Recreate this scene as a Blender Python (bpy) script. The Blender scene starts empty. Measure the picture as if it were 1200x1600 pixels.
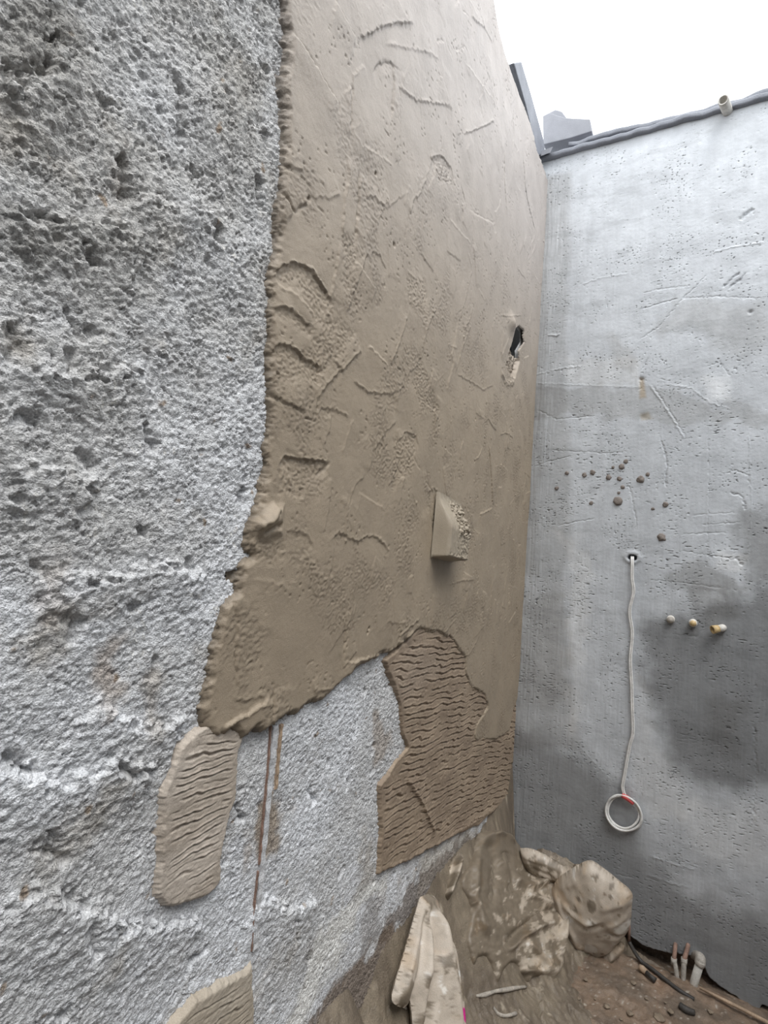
import bpy, math
import numpy as np
from mathutils import Vector, Matrix

# ------------------------------------------------------------------ camera, sky, exposure
YAW, PITCH, ROLL, FPX = 0.51714, 0.02183, 0.06429, 826.8
CAM = np.array([0.5798, -2.2172, 1.5])
H = 3.104
_R0 = np.array([math.cos(YAW), math.sin(YAW), 0]); _F0 = np.array([-math.sin(YAW), math.cos(YAW), 0])
FW = math.cos(PITCH)*_F0 + math.sin(PITCH)*np.array([0, 0, 1.])
_U0 = np.cross(_R0, FW)
CX = math.cos(ROLL)*_R0 + math.sin(ROLL)*_U0
CY = -math.sin(ROLL)*_R0 + math.cos(ROLL)*_U0
scn = bpy.context.scene
cd = bpy.data.cameras.new('camera'); cam = bpy.data.objects.new('camera', cd)
scn.collection.objects.link(cam); scn.camera = cam
cd.sensor_fit = 'VERTICAL'; cd.sensor_height = 32.0; cd.lens = FPX/1600*32.0
cd.clip_start = 0.02; cd.clip_end = 200
M = Matrix.Identity(4)
for i in range(3):
    M[i][0] = CX[i]; M[i][1] = CY[i]; M[i][2] = -FW[i]; M[i][3] = CAM[i]
cam.matrix_world = M

SKY = 2.6
world = bpy.data.worlds.new('overcast_sky'); scn.world = world; world.use_nodes = True
bg = world.node_tree.nodes['Background']; bg.inputs[0].default_value = (0.93, 0.965, 1.0, 1); bg.inputs[1].default_value = SKY
sd_ = bpy.data.lights.new('veiled_sun', 'SUN'); sd_.energy = 1.9; sd_.angle = math.radians(26); sd_.color = (1.0, 0.985, 0.96)
sun = bpy.data.objects.new('veiled_sun', sd_); scn.collection.objects.link(sun)
sun.rotation_euler = Vector((-0.42, 0.40, -1.0)).to_track_quat('-Z', 'Y').to_euler()
vs = scn.view_settings
vs.view_transform = 'Standard'; vs.look = 'None'; vs.gamma = 1.0; vs.exposure = 0.0; vs.use_curve_mapping = False

# ------------------------------------------------------------------ helpers
def ray(px, py):
    return CX*((px-600)/FPX) - CY*((py-800)/FPX) + FW
def hit(px, py, ax, val):            # point of the place seen at that pixel on the plane axis=val
    d = ray(px, py); t = (val-CAM[ax])/d[ax]
    return CAM + d*t
def L(px, py, x=0.0):                # on the left wall -> (y, z)
    p = hit(px, py, 0, x); return (p[1], p[2])
def R(px, py, y=0.0):                # on the right wall -> (x, z)
    p = hit(px, py, 1, y); return (p[0], p[2])
def G(px, py, z=0.0):                # on the ground -> 3D
    return hit(px, py, 2, z)

def perlin(u, v, seed=0):
    iu = np.floor(u).astype(np.int64); iv = np.floor(v).astype(np.int64)
    fu = u-iu; fv = v-iv
    def g(a, b, x, y):
        h = (a*374761393 + b*668265263 + seed*1442695041) & 0x7fffffff
        h = ((h ^ (h >> 13))*1274126177) & 0x7fffffff
        h = (h ^ (h >> 16)) & 0xffff
        ang = h*(2*math.pi/65536)
        return np.cos(ang)*x + np.sin(ang)*y
    su = fu*fu*fu*(fu*(fu*6-15)+10); sv = fv*fv*fv*(fv*(fv*6-15)+10)
    a = g(iu, iv, fu, fv); b = g(iu+1, iv, fu-1, fv); c = g(iu, iv+1, fu, fv-1); d = g(iu+1, iv+1, fu-1, fv-1)
    return ((a+(b-a)*su) + ((c+(d-c)*su)-(a+(b-a)*su))*sv)*1.5
def fbm(u, v, lam, octs=4, gain=.5, seed=0):
    s = 0; a = 1.0; f = 1.0/lam; n = 0
    for k in range(octs):
        s = s + a*perlin(u*f+17.3*k, v*f-9.1*k, seed+k*7); n += a; a *= gain; f *= 2.03
    return s/n
def sst(a, b, x):
    t = np.clip((x-a)/(b-a), 0, 1); return t*t*(3-2*t)

def seg_dist(U, V, pts, closed=False):
    """signed-side distance to a polyline, arc position 0..1"""
    best = np.full(U.shape, 1e9); side = np.ones(U.shape); arc = np.zeros(U.shape)
    n = len(pts); rng = range(n if closed else n-1)
    Ls = [math.dist(pts[i], pts[(i+1) % n]) for i in rng]; tot = sum(Ls) or 1; acc = 0
    for i in rng:
        ax, ay = pts[i]; bx, by = pts[(i+1) % n]
        dx, dy = bx-ax, by-ay; l2 = dx*dx+dy*dy+1e-12
        t = np.clip(((U-ax)*dx+(V-ay)*dy)/l2, 0, 1)
        ex = U-(ax+t*dx); ey = V-(ay+t*dy); d = ex*ex+ey*ey
        m = d < best
        best = np.where(m, d, best)
        side = np.where(m, np.sign(dx*(V-ay)-dy*(U-ax)), side)
        arc = np.where(m, (acc+t*Ls[i])/tot, arc); acc += Ls[i]
    return np.sqrt(best), side, arc
def poly_sd(U, V, pts):              # positive inside
    d, _, _ = seg_dist(U, V, pts, True)
    ins = np.zeros(U.shape, bool); n = len(pts)
    for i in range(n):
        x1, y1 = pts[i]; x2, y2 = pts[(i+1) % n]
        if y1 == y2: continue
        c = ((y1 > V) != (y2 > V)) & (U < (x2-x1)*(V-y1)/(y2-y1)+x1)
        ins ^= c
    return np.where(ins, d, -d)

class Field:
    """a height field over a wall or the ground: h[i,j] over us x vs"""
    def __init__(s, us, vs):
        s.us = us; s.vs = vs; s.U, s.V = np.meshgrid(us, vs, indexing='ij')
        s.h = np.zeros(s.U.shape); s.col = np.ones(s.U.shape+(3,))
    def win(s, pts, m):
        p = np.array(pts); a = np.searchsorted(s.us, p[:, 0].min()-m); b = np.searchsorted(s.us, p[:, 0].max()+m)
        c = np.searchsorted(s.vs, p[:, 1].min()-m); d = np.searchsorted(s.vs, p[:, 1].max()+m)
        return slice(a, b), slice(c, d)
    def stroke(s, pts, w=.003, amp=.002, step=0.0, dec=.04, seed=1, jag=.002, side=1, taper=True, mod=.6, col=None):
        sl = s.win(pts, dec*2.5+w*4+.01)
        U = s.U[sl]; V = s.V[sl]
        if U.size == 0: return
        jg = jag
        Uw = U+jg*fbm(U, V, .012, 2, seed=seed); Vw = V+jg*fbm(U, V, .012, 2, seed=seed+50)
        d, sd, t = seg_dist(Uw, Vw, pts)
        tp = sst(0, .12, t)*sst(1, .88, t) if taper else 1.0
        md = 1-mod+mod*(.5+.9*fbm(U, V, .025, 2, seed=seed+9))
        s.h[sl] += amp*np.exp(-(d/w)**2)*tp*md
        if step:
            on = sst(-w*.5, w*.5, d*sd*side)
            s.h[sl] += step*on*np.exp(-(d/dec)**2)*tp
        if col is not None:
            k = np.exp(-(d/(w*1.2))**2)[..., None]*tp[..., None] if taper else np.exp(-(d/(w*1.2))**2)[..., None]
            s.col[sl] = s.col[sl]*(1-k)+np.array(col)*k
    def stain(s, pts, mul=None, to=None, soft=.02, k=1.0, jag=.02, lam=.06, seed=3):
        sl = s.win(pts, soft+jag*2); U = s.U[sl]; V = s.V[sl]
        if U.size == 0: return
        sd = poly_sd(U, V, pts)+jag*fbm(U, V, lam, 4, seed=seed)
        m = (sst(-soft, soft, sd)*k)[..., None]
        if mul is not None: s.col[sl] = s.col[sl]*(1-m+m*np.array(mul))
        if to is not None: s.col[sl] = s.col[sl]*(1-m)+np.array(to)*m
    def mesh(s, name, fn, mat, keep=None, parent=None, strict=None):
        nu, nv = s.U.shape
        P = fn(s.U, s.V, s.h).reshape(-1, 3)
        idx = np.arange(nu*nv).reshape(nu, nv)
        q = np.stack([idx[:-1, :-1], idx[1:, :-1], idx[1:, 1:], idx[:-1, 1:]], -1)
        if keep is not None:
            kk = keep[:-1, :-1] | keep[1:, :-1] | keep[1:, 1:] | keep[:-1, 1:]
            if strict is not None: kk &= ~(strict[:-1, :-1] | strict[1:, :-1] | strict[1:, 1:] | strict[:-1, 1:])
            q = q[kk]
        return grid_obj(name, P, q.reshape(-1, 4), mat, s.col.reshape(-1, 3), parent)

def grid_obj(name, P, Q, mat, col=None, parent=None, smooth=True):
    used = np.zeros(len(P), bool); used[Q.ravel()] = True
    remap = np.cumsum(used)-1; P = P[used]; Q = remap[Q]
    me = bpy.data.meshes.new(name)
    me.vertices.add(len(P)); me.vertices.foreach_set('co', P.astype(np.float32).ravel())
    n = len(Q); me.loops.add(n*4); me.loops.foreach_set('vertex_index', Q.astype(np.int32).ravel())
    me.polygons.add(n); me.polygons.foreach_set('loop_start', (np.arange(n)*4).astype(np.int32))
    me.polygons.foreach_set('loop_total', np.full(n, 4, np.int32))
    if smooth: me.polygons.foreach_set('use_smooth', np.ones(n, bool))
    if col is not None:
        col = np.clip(col[used], 0, 1)
        a = me.color_attributes.new('Col', 'FLOAT_COLOR', 'POINT')
        c4 = np.ones((len(P), 4), np.float32); c4[:, :3] = col
        a.data.foreach_set('color', c4.ravel())
    me.update(); me.validate()
    return link(name, me, mat, parent)
def link(name, me, mat, parent=None):
    o = bpy.data.objects.new(name, me); scn.collection.objects.link(o)
    if mat is not None: me.materials.append(mat)
    if parent is not None: o.parent = parent
    return o
def tag(o, label, cat, group=None, kind=None):
    if kind: o['kind'] = kind
    if label: o['label'] = label
    if cat: o['category'] = cat
    if group: o['group'] = group
    return o
def struct(o, label=None):
    o['kind'] = 'structure'
    if label: o['label'] = label
    return o
def empty(name, loc=(0, 0, 0)):
    o = bpy.data.objects.new(name, None); scn.collection.objects.link(o); o.location = loc; o.empty_display_size = .05
    return o
def child(root, o):
    o.parent = root
    o.matrix_parent_inverse = Matrix.Translation(-Vector(root.location))
    return o
def poly_obj(name, verts, faces, mat, parent=None, smooth=True, col=None):
    me = bpy.data.meshes.new(name); me.from_pydata([tuple(map(float, v)) for v in verts], [], faces)
    if smooth:
        me.polygons.foreach_set('use_smooth', [True]*len(me.polygons))
    if col is not None:
        a = me.color_attributes.new('Col', 'FLOAT_COLOR', 'POINT')
        c4 = np.ones((len(verts), 4), np.float32); c4[:, :3] = np.clip(col, 0, 1); a.data.foreach_set('color', c4.ravel())
    me.update()
    return link(name, me, mat, parent)

def spline(pts, n=8):
    pts = [np.array(p, float) for p in pts]; out = []
    for i in range(len(pts)-1):
        p0 = pts[max(i-1, 0)]; p1 = pts[i]; p2 = pts[i+1]; p3 = pts[min(i+2, len(pts)-1)]
        for k in range(n):
            t = k/n
            out.append(.5*((2*p1)+(-p0+p2)*t+(2*p0-5*p1+4*p2-p3)*t*t+(-p0+3*p1-3*p2+p3)*t**3))
    out.append(pts[-1]); return out
def tube_geo(pts, rad, seg=12, closed=False, cap=True, hollow=0.0):
    """rad: float or list; hollow>0: open mouth of that wall thickness at the last end"""
    P = [np.array(p, float) for p in pts]; n = len(P)
    rr = rad if hasattr(rad, '__len__') else [rad]*n
    rr = [float(np.interp(i/(max(n-1, 1)), np.linspace(0, 1, len(rr)), rr)) for i in range(n)]
    V = []; F = []; up = np.array([.31, .2, .93])
    prev = None
    for i in range(n):
        a = P[i-1] if (i > 0 or closed) else P[i]; b = P[(i+1) % n] if (i < n-1 or closed) else P[i]
        t = b-a; t = t/(np.linalg.norm(t)+1e-12)
        if prev is None:
            x = np.cross(t, up)
            if np.linalg.norm(x) < .1: x = np.cross(t, [1, 0, 0])
        else: x = prev-t*(prev@t)
        x = x/np.linalg.norm(x); prev = x; y = np.cross(t, x)
        for k in range(seg):
            an = 2*math.pi*k/seg; V.append(P[i]+rr[i]*(math.cos(an)*x+math.sin(an)*y))
    m = n if closed else n-1
    for i in range(m):
        for k in range(seg):
            a = i*seg+k; b = i*seg+(k+1) % seg; c = ((i+1) % n)*seg+(k+1) % seg; d = ((i+1) % n)*seg+k
            F.append((a, d, c, b))
    if cap and not closed:
        F.append(tuple(range(seg)))
        if hollow:
            t = P[-1]-P[-2]; t /= np.linalg.norm(t); ring = V[(n-1)*seg:n*seg]; k0 = len(V)
            for v in ring: V.append(P[-1]+(v-P[-1])*(1-hollow/rr[-1]))
            for v in ring: V.append(P[-1]+(v-P[-1])*(1-hollow/rr[-1])-t*max(.02, rr[-1]*1.6))
            for k in range(seg):
                k2 = (k+1) % seg
                F.append(((n-1)*seg+k, k0+k, k0+k2, (n-1)*seg+k2)); F.append((k0+k, k0+seg+k, k0+seg+k2, k0+k2))
            F.append(tuple(reversed(range(k0+seg, k0+2*seg))))
        else: F.append(tuple(reversed(range((n-1)*seg, n*seg))))
    return V, F
def tube(name, pts, rad, mat, parent=None, **k):
    V, F = tube_geo(pts, rad, **k); return poly_obj(name, V, F, mat, parent)
def merge(*geos):
    V = []; F = []
    for v, f in geos:
        o = len(V); V += list(v); F += [tuple(i+o for i in ff) for ff in f]
    return V, F

# ------------------------------------------------------------------ materials
def material(name, base=None, rough=.8, spec=.5, fine=(900, .25), mid=(60, .18), bump=(400, .3, .001), bump2=None, tint=None):
    """base None: colour from the surface's own paint attribute; fine/mid: (scale, strength) of mottling in the material"""
    m = bpy.data.materials.new(name); m.use_nodes = True; nt = m.node_tree; N = nt.nodes; Lk = nt.links
    b = N['Principled BSDF']; b.inputs['Roughness'].default_value = rough; b.inputs['Specular IOR Level'].default_value = spec
    tc = N.new('ShaderNodeTexCoord')
    if base is None:
        at = N.new('ShaderNodeVertexColor'); at.layer_name = 'Col'; c = at.outputs['Color']
    else:
        rgb = N.new('ShaderNodeRGB'); rgb.outputs[0].default_value = (*base, 1); c = rgb.outputs[0]
    for (sc, st), det in ((fine, 3), (mid, 5)):
        if st <= 0: continue
        no = N.new('ShaderNodeTexNoise'); no.inputs['Scale'].default_value = sc; no.inputs['Detail'].default_value = det
        Lk.new(tc.outputs['Object'], no.inputs['Vector'])
        mr = N.new('ShaderNodeMapRange'); mr.inputs['From Min'].default_value = .3; mr.inputs['From Max'].default_value = .7
        mr.inputs['To Min'].default_value = 1-st; mr.inputs['To Max'].default_value = 1+st
        Lk.new(no.outputs['Fac'], mr.inputs['Value'])
        mx = N.new('ShaderNodeVectorMath'); mx.operation = 'SCALE'
        Lk.new(c, mx.inputs[0]); Lk.new(mr.outputs[0], mx.inputs['Scale']); c = mx.outputs[0]
    Lk.new(c, b.inputs['Base Color'])
    nrm = None
    for bp in (bump2, bump):
        if not bp: continue
        no = N.new('ShaderNodeTexNoise'); no.inputs['Scale'].default_value = bp[0]; no.inputs['Detail'].default_value = 4
        Lk.new(tc.outputs['Object'], no.inputs['Vector'])
        bu = N.new('ShaderNodeBump'); bu.inputs['Strength'].default_value = bp[1]; bu.inputs['Distance'].default_value = bp[2]
        Lk.new(no.outputs['Fac'], bu.inputs['Height'])
        if nrm is not None: Lk.new(nrm, bu.inputs['Normal'])
        nrm = bu.outputs[0]
    if nrm is not None: Lk.new(nrm, b.inputs['Normal'])
    return m
m_rough = material('roughcast', rough=.92, spec=.25, fine=(360, .24), mid=(45, .12), bump=(450, 1.0, .003), bump2=(250, .8, .004))
m_plaster = material('wet_plaster', rough=.55, spec=.45, fine=(700, .10), mid=(14, .06), bump=(520, .55, .0011), bump2=(120, .25, .0012))
m_comb = material('combed_mortar', rough=.62, spec=.4, fine=(600, .12), mid=(30, .08), bump=(480, .5, .0012))
m_render = material('smooth_render', rough=.48, spec=.5, fine=(500, .06), mid=(22, .08), bump=(260, .5, .0009))
m_mud = material('mud', rough=.55, spec=.5, fine=(500, .2), mid=(40, .15), bump=(220, .7, .003))
m_sack = material('muddy_sack', rough=.5, spec=.5, fine=(700, .12), mid=(50, .10), bump=(300, .4, .0015))
m_outer = material('outer_render', base=(.30, .30, .30), rough=.8, fine=(200, .1), mid=(5, .15), bump=(120, .4, .003))
m_coping = material('grey_coping', base=(.22, .23, .26), rough=.6, fine=(300, .1), mid=(20, .12), bump=(150, .5, .003))
m_block = material('grey_block', base=(.27, .275, .30), rough=.7, fine=(300, .08), mid=(20, .08), bump=(200, .3, .001))
m_pvc = material('dusty_pvc', base=(.60, .575, .53), rough=.6, fine=(300, .12), mid=(60, .15), bump=(200, .3, .001))
m_pvcd = material('muddy_pvc', base=(.40, .37, .33), rough=.7, fine=(300, .2), mid=(70, .25), bump=(200, .5, .002))
m_rust = material('rusty_metal', base=(.27, .17, .13), rough=.8, fine=(400, .3), mid=(60, .25), bump=(300, .6, .002))
m_brass = material('brass_plug', base=(.55, .40, .20), rough=.45, fine=(300, .2), mid=(80, .2), bump=None)
m_cable = material('white_cable', base=(.68, .67, .65), rough=.5, fine=(400, .15), mid=(60, .15), bump=None)
m_tape = material('red_tape', base=(.62, .10, .10), rough=.5, fine=(400, .1), mid=(80, .15), bump=(300, .4, .001))
m_black = material('black_rubber', base=(.045, .04, .036), rough=.6, fine=(200, .3), mid=(40, .3), bump=(200, .5, .002))
m_wood = material('old_wood', base=(.40, .29, .20), rough=.7, fine=(300, .2), mid=(40, .25), bump=(200, .4, .001))
m_twig = material('muddy_twig', base=(.40, .36, .31), rough=.8, fine=(300, .25), mid=(60, .3), bump=(200, .6, .002))
m_strip = material('pale_strip', base=(.60, .60, .61), rough=.8, fine=(400, .2), mid=(50, .2), bump=(300, .8, .002))
m_splat = material('mortar_splat', base=(.20, .17, .15), rough=.7, fine=(400, .2), mid=(60, .2), bump=(300, .6, .002))
m_clod = material('mud_clod', base=(.23, .18, .13), rough=.7, fine=(400, .2), mid=(60, .2), bump=(300, .6, .002))

# ------------------------------------------------------------------ outlines, on the wall planes (y, z)
PL = [L(*p, x=.012) for p in [(447, 30), (453, 70), (446, 130), (447, 200), (441, 300), (434, 380), (424, 440), (424, 560), (423, 650), (419, 700),
      (412, 770), (393, 825), (391, 850), (396, 868), (378, 880), (372, 925), (350, 950), (336, 1010), (325, 1060), (316, 1110), (322, 1145),
      (340, 1162), (362, 1140), (378, 1158), (400, 1140), (412, 1150), (435, 1130), (470, 1115), (520, 1085), (560, 1045), (590, 1028), (612, 1020),
      (640, 1000), (658, 985), (690, 992), (704, 1000), (728, 1030), (727, 1052), (735, 1075), (758, 1088), (762, 1104), (744, 1130), (742, 1160),
      (775, 1158), (797, 1145), (803, 1110)]] + [(.4, 1.0), (.4, 3.0), (0, 3.0), (-.205, 3.004), (-.30, 3.03), (-.37, 3.036), (-.50, 3.037), (-.62, 3.04), (-.71, 3.068), (-.77, 3.114), (-.8, 4.0), (-1.7, 4.0), L(442, -40, .012)]
PB = [L(*p) for p in [(596, 1030), (606, 1060), (620, 1100), (624, 1150), (632, 1168), (612, 1190), (604, 1205), (588, 1225), (590, 1300), (587, 1368),
      (625, 1350), (700, 1310), (745, 1290), (783, 1255), (815, 1235), (825, 1100), (745, 980), (655, 975), (630, 1000)]]
PM = [L(*p) for p in [(275, 1165), (262, 1200), (248, 1235), (243, 1300), (243, 1350), (238, 1400), (252, 1422), (290, 1415), (330, 1395), (344, 1370),
      (346, 1330), (352, 1290), (368, 1240), (369, 1180), (380, 1140), (330, 1120), (300, 1140)]]
PX = [L(*p) for p in [(393, 1490), (380, 1512), (340, 1530), (300, 1552), (258, 1603), (235, 1650), (396, 1680), (394, 1560)]]
HOLE = [L(*p) for p in [(799, 517), (806, 510), (814, 518), (814, 534), (806, 548), (807, 565), (800, 590), (793, 585), (786, 572), (791, 552), (796, 535)]]

# ------------------------------------------------------------------ left wall: roughcast
def var_axis(a, b, d0, d1):
    out = [a]
    while out[-1] < b:
        t = (out[-1]-a)/(b-a); out.append(out[-1]+d0+(d1-d0)*t)
    out[-1] = b
    return np.array(out)
us = var_axis(-2.30, 0.0, .0016, .0034); vsx = np.arange(0.0, 3.03, .0019)
W = Field(us, vsx); U, V = W.U, W.V
a_ = -.45; Ur = U*math.cos(a_)-V*math.sin(a_); Vr = U*math.sin(a_)+V*math.cos(a_)
# grit stretched a little along the throw direction
gr = fbm(Ur*.95, Vr*1.05, .0085, 3, .65, 11)
bil = np.abs(fbm(U*1.1, V, .015, 3, .6, 23))
big = fbm(U, V, .16, 4, .5, 5)
led = fbm(Ur*.7, Vr*1.4, .22, 4, .5, 77)
crv = np.exp(-(fbm(U, V, .014, 3, .6, 207)/.085)**2)*sst(-.25, .25, fbm(U, V, .035, 2, .5, 208))
fl_ = fbm(U, V, .007, 2, .7, 210)
W.h = .0032*gr+.004*bil+.009*big+.006*led-.0030*crv+.0016*fl_-.001
thr = fbm(U, V, .05, 4, .5, 91)
W.h *= 1-.28*sst(1.9, 1.3, V)
W.h -= .009*sst(.38, .62, thr)
ds_, _, _ = seg_dist(U, V, [L(*q) for q in [(428, 1125), (421, 1200), (414, 1280), (406, 1360), (400, 1430), (396, 1490)]])
ks_ = sst(.022, .010, ds_); W.h = W.h*(1-ks_)+(.001+.25*W.h)*ks_
def gouge(px, w, amp, col=None):
    W.stroke([L(*p) for p in px], w=w, amp=amp, seed=len(px)*13+int(px[0][0]), jag=.008, mod=.3, col=col)
DK = (.17, .155, .14)
for px, w, am in [([(398, 272), (408, 285), (404, 300), (410, 330)], .005, -.02), ([(345, 348), (340, 365), (345, 383)], .006, -.028),
      ([(188, 235), (192, 255), (200, 270), (198, 300), (195, 320)], .006, -.018), ([(165, 150), (175, 170)], .006, -.014),
      ([(275, 110), (283, 150), (287, 220), (295, 235)], .004, -.01), ([(80, 55), (85, 62)], .008, -.02), ([(0, 95), (25, 118), (60, 112), (90, 98)], .007, -.014),
      ([(30, 330), (75, 345), (90, 385)], .006, -.012), ([(130, 385), (150, 420)], .006, -.012), ([(20, 500), (25, 540), (10, 570)], .006, -.012),
      ([(105, 480), (130, 540)], .005, -.008), ([(225, 660), (240, 700), (228, 720)], .006, -.012), ([(110, 540), (112, 610)], .004, -.01),
      ([(385, 760), (378, 790)], .006, -.012), ([(220, 820), (225, 845)], .007, -.016), ([(100, 950), (112, 1010)], .006, -.01), ([(245, 1025), (235, 1065)], .006, -.012),
      ([(180, 1190), (205, 1210), (250, 1200)], .005, -.016), ([(485, 1230), (497, 1255)], .006, -.014), ([(371, 1250), (373, 1275), (385, 1278)], .004, -.014),
      ([(355, 905), (372, 895)], .006, -.014), ([(200, 940), (215, 955)], .006, -.012), ([(90, 1390), (140, 1420)], .006, -.012), ([(290, 1535), (300, 1505), (330, 1480)], .005, -.012),
      ([(45, 1320), (110, 1345)], .005, -.01), ([(0, 1180), (60, 1215)], .006, -.012), ([(478, 1490), (485, 1505)], .006, -.013), ([(300, 250), (312, 280)], .005, -.01),
      ([(80, 1290), (82, 1345)], .005, -.011), ([(135, 1440), (150, 1500)], .006, -.011), ([(20, 640), (60, 665)], .006, -.012), ([(120, 700), (150, 735)], .006, -.012)]:
    gouge(px, w, am)
# broad ledges where coats overlap: raised below the line
for px in [[(0, 330), (60, 325), (90, 350), (160, 345), (230, 380)], [(0, 100), (60, 118), (110, 95)], [(0, 745), (80, 730), (150, 760)], [(60, 890), (160, 910), (230, 880), (330, 900)],
           [(0, 1190), (90, 1230), (170, 1195), (250, 1200)], [(150, 1090), (200, 1140), (290, 1130)], [(210, 290), (260, 330), (330, 320)], [(0, 1390), (100, 1400), (200, 1450), (330, 1440)],
           [(400, 1400), (450, 1420), (500, 1405)], [(20, 560), (120, 590), (230, 570)]]:
    W.stroke([L(*p) for p in px], w=.008, amp=.001, step=.009, dec=.05, seed=int(px[1][0]), jag=.02, side=-1, mod=.2)
# paint of the surface
grey = np.array([.56, .545, .525]); white = np.array([.82, .835, .87]); tan = np.array([.50, .465, .42])
k = sst(-.35, .4, fbm(U, V, .25, 4, .55, 41)+.0)
low = sst(2.2, 1.0, V)
kw = np.clip(k*.5+low*.40-.06, 0, 1)[..., None]
W.col = grey*(1-kw)+white*kw
kt = (sst(.12, .5, fbm(U, V, .16, 5, .6, 63))*.75)[..., None]; W.col = W.col*(1-kt)+tan*kt
# lime flecks on the upper wall
lf = sst(.42, .55, perlin(Ur/.005, Vr/.011, 8))*sst(.15, .42, fbm(U, V, .07, 2, .5, 15))*sst(1.1, 1.5, V)
W.col = W.col*(1-lf[..., None])+np.array([.78, .76, .72])*lf[..., None]
sp = (sst(.50, .62, fbm(U, V, .03, 3, .5, 33))*.8)[..., None]; W.col = W.col*(1-sp)+np.array([.33, .24, .16])*sp
for px, to, kk in [([(150, 1020), (175, 1015), (185, 1080), (165, 1110), (150, 1080)], (.36, .25, .16), .5), ([(55, 880), (90, 885), (100, 1000), (75, 1020)], (.40, .33, .27), .4),
      ([(0, 0), (120, 0), (130, 90), (60, 115), (0, 110)], (.30, .285, .26), .6), ([(0, 330), (110, 350), (210, 370), (240, 420), (150, 410), (0, 400)], (.32, .31, .29), .5),
      ([(180, 220), (205, 230), (210, 320), (190, 330)], (.30, .26, .22), .6), ([(345, 90), (420, 100), (430, 170), (370, 180)], (.34, .31, .27), .4),
      ([(408, 1260), (440, 1255), (445, 1275), (435, 1330), (412, 1345), (400, 1330)], (.36, .29, .22), .85), ([(378, 1320), (392, 1325), (388, 1370), (372, 1360)], (.38, .31, .25), .7),
      ([(232, 1065), (242, 1065), (240, 1150), (230, 1150)], (.40, .34, .28), .5), ([(590, 1120), (610, 1150), (605, 1200), (590, 1190)], (.36, .29, .23), .6),
      ([(480, 1470), (500, 1470), (500, 1560), (470, 1560)], (.33, .31, .29), .5), ([(570, 1400), (600, 1380), (600, 1460), (560, 1500)], (.25, .22, .20), .5)]:
    W.stain([L(*p) for p in px], to=to, k=kk, soft=.015, jag=.05)
W.stain([L(*p) for p in [(610, 1360), (590, 1400), (560, 1420), (530, 1500), (500, 1530), (470, 1620), (430, 1640), (470, 1540), (520, 1430), (560, 1400)]], to=(.88, .87, .84), k=1.0, soft=.02, jag=.05)
W.stain([L(*p) for p in [(755, 1290), (700, 1310), (660, 1340), (655, 1400), (690, 1380), (730, 1330)]], to=(.66, .62, .56), k=.8, soft=.02, jag=.05)
W.stain([L(*p) for p in [(600, 1440), (640, 1380), (700, 1330), (760, 1290), (780, 1320), (700, 1400), (620, 1480)]], to=(.21, .17, .14), k=.75, soft=.02, jag=.09)
W.stain([L(*p) for p in [(480, 1600), (540, 1520), (600, 1460), (640, 1450), (640, 1640), (470, 1660)]], to=(.22, .17, .13), k=.9, soft=.015, jag=.06)
# behind the wet coats the wall is sunk a little
for poly, dep in ((PL, .004), (PB, .003), (PM, .003), (PX, .003)):
    sd = poly_sd(U, V, poly); kk = sst(.004, .02, sd); W.h = W.h*(1-kk)+(-dep)*kk
sd = poly_sd(U, V, HOLE)
cover = np.maximum(np.maximum(poly_sd(U, V, PL), poly_sd(U, V, PB)), np.maximum(poly_sd(U, V, PM), poly_sd(U, V, PX)))
wl = W.mesh('wall_left', lambda U, V, h: np.stack([h, U, V], -1), m_rough, keep=(cover < .03) | (sd > -.05), strict=sd > .002)
struct(wl)
# body of the wall behind its rough face
def box(name, lo, hi, mat, bev=0.0, parent=None):
    x0, y0, z0 = lo; x1, y1, z1 = hi
    v = [(x0, y0, z0), (x1, y0, z0), (x1, y1, z0), (x0, y1, z0), (x0, y0, z1), (x1, y0, z1), (x1, y1, z1), (x0, y1, z1)]
    f = [(0, 3, 2, 1), (4, 5, 6, 7), (0, 1, 5, 4), (1, 2, 6, 5), (2, 3, 7, 6), (3, 0, 4, 7)]
    o = poly_obj(name, v, f, mat, parent, smooth=False)
    if bev:
        md = o.modifiers.new('bevel', 'BEVEL'); md.width = bev; md.segments = 2
    return o
box('wall_core', (-.26, -2.32, -.05), (-.13, .26, 3.0), m_outer, parent=wl)
box('wall_end', (-.26, -3.5, -.05), (-.002, -2.295, 3.04), m_outer, parent=wl)

# ------------------------------------------------------------------ wet plaster coat
us = var_axis(-1.76, 0.006, .0022, .0030); vsx = np.arange(.60, 3.13, .0024)
P = Field(us, vsx); U, V = P.U, P.V
sd = poly_sd(U, V, PL)
sdj = sd+(.010*fbm(U, V, .05, 3, .6, 3)+.005*fbm(U, V, .013, 3, .7, 9)+.003*np.abs(fbm(U, V, .006, 2, .6, 10)))*(1-.75*sst(-.9, -.7, U)*sst(2.9, 2.95, V))
crum = fbm(U*.7, V, .0085, 3, .65, 31)
TH = .012
edge = sst(-.003, .004, sdj)*.55+.45*sst(.001, .014, sdj)
P.h = -.006+(TH+.006)*edge
steep = 4*edge*(1-edge)
near = np.exp(-np.clip(sdj, 0, 1)/.008)
lefty = sst(-1.15, -1.35, U)
P.h += edge*near*(.0050*crum+.003*fbm(U, V, .03, 2, .6, 32)+.001)*np.maximum(lefty, .35)
P.h += edge*(.0035*fbm(U, V, .22, 2, .5, 51)+.0012*fbm(U, V*.5, .06, 2, .5, 52))
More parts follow.
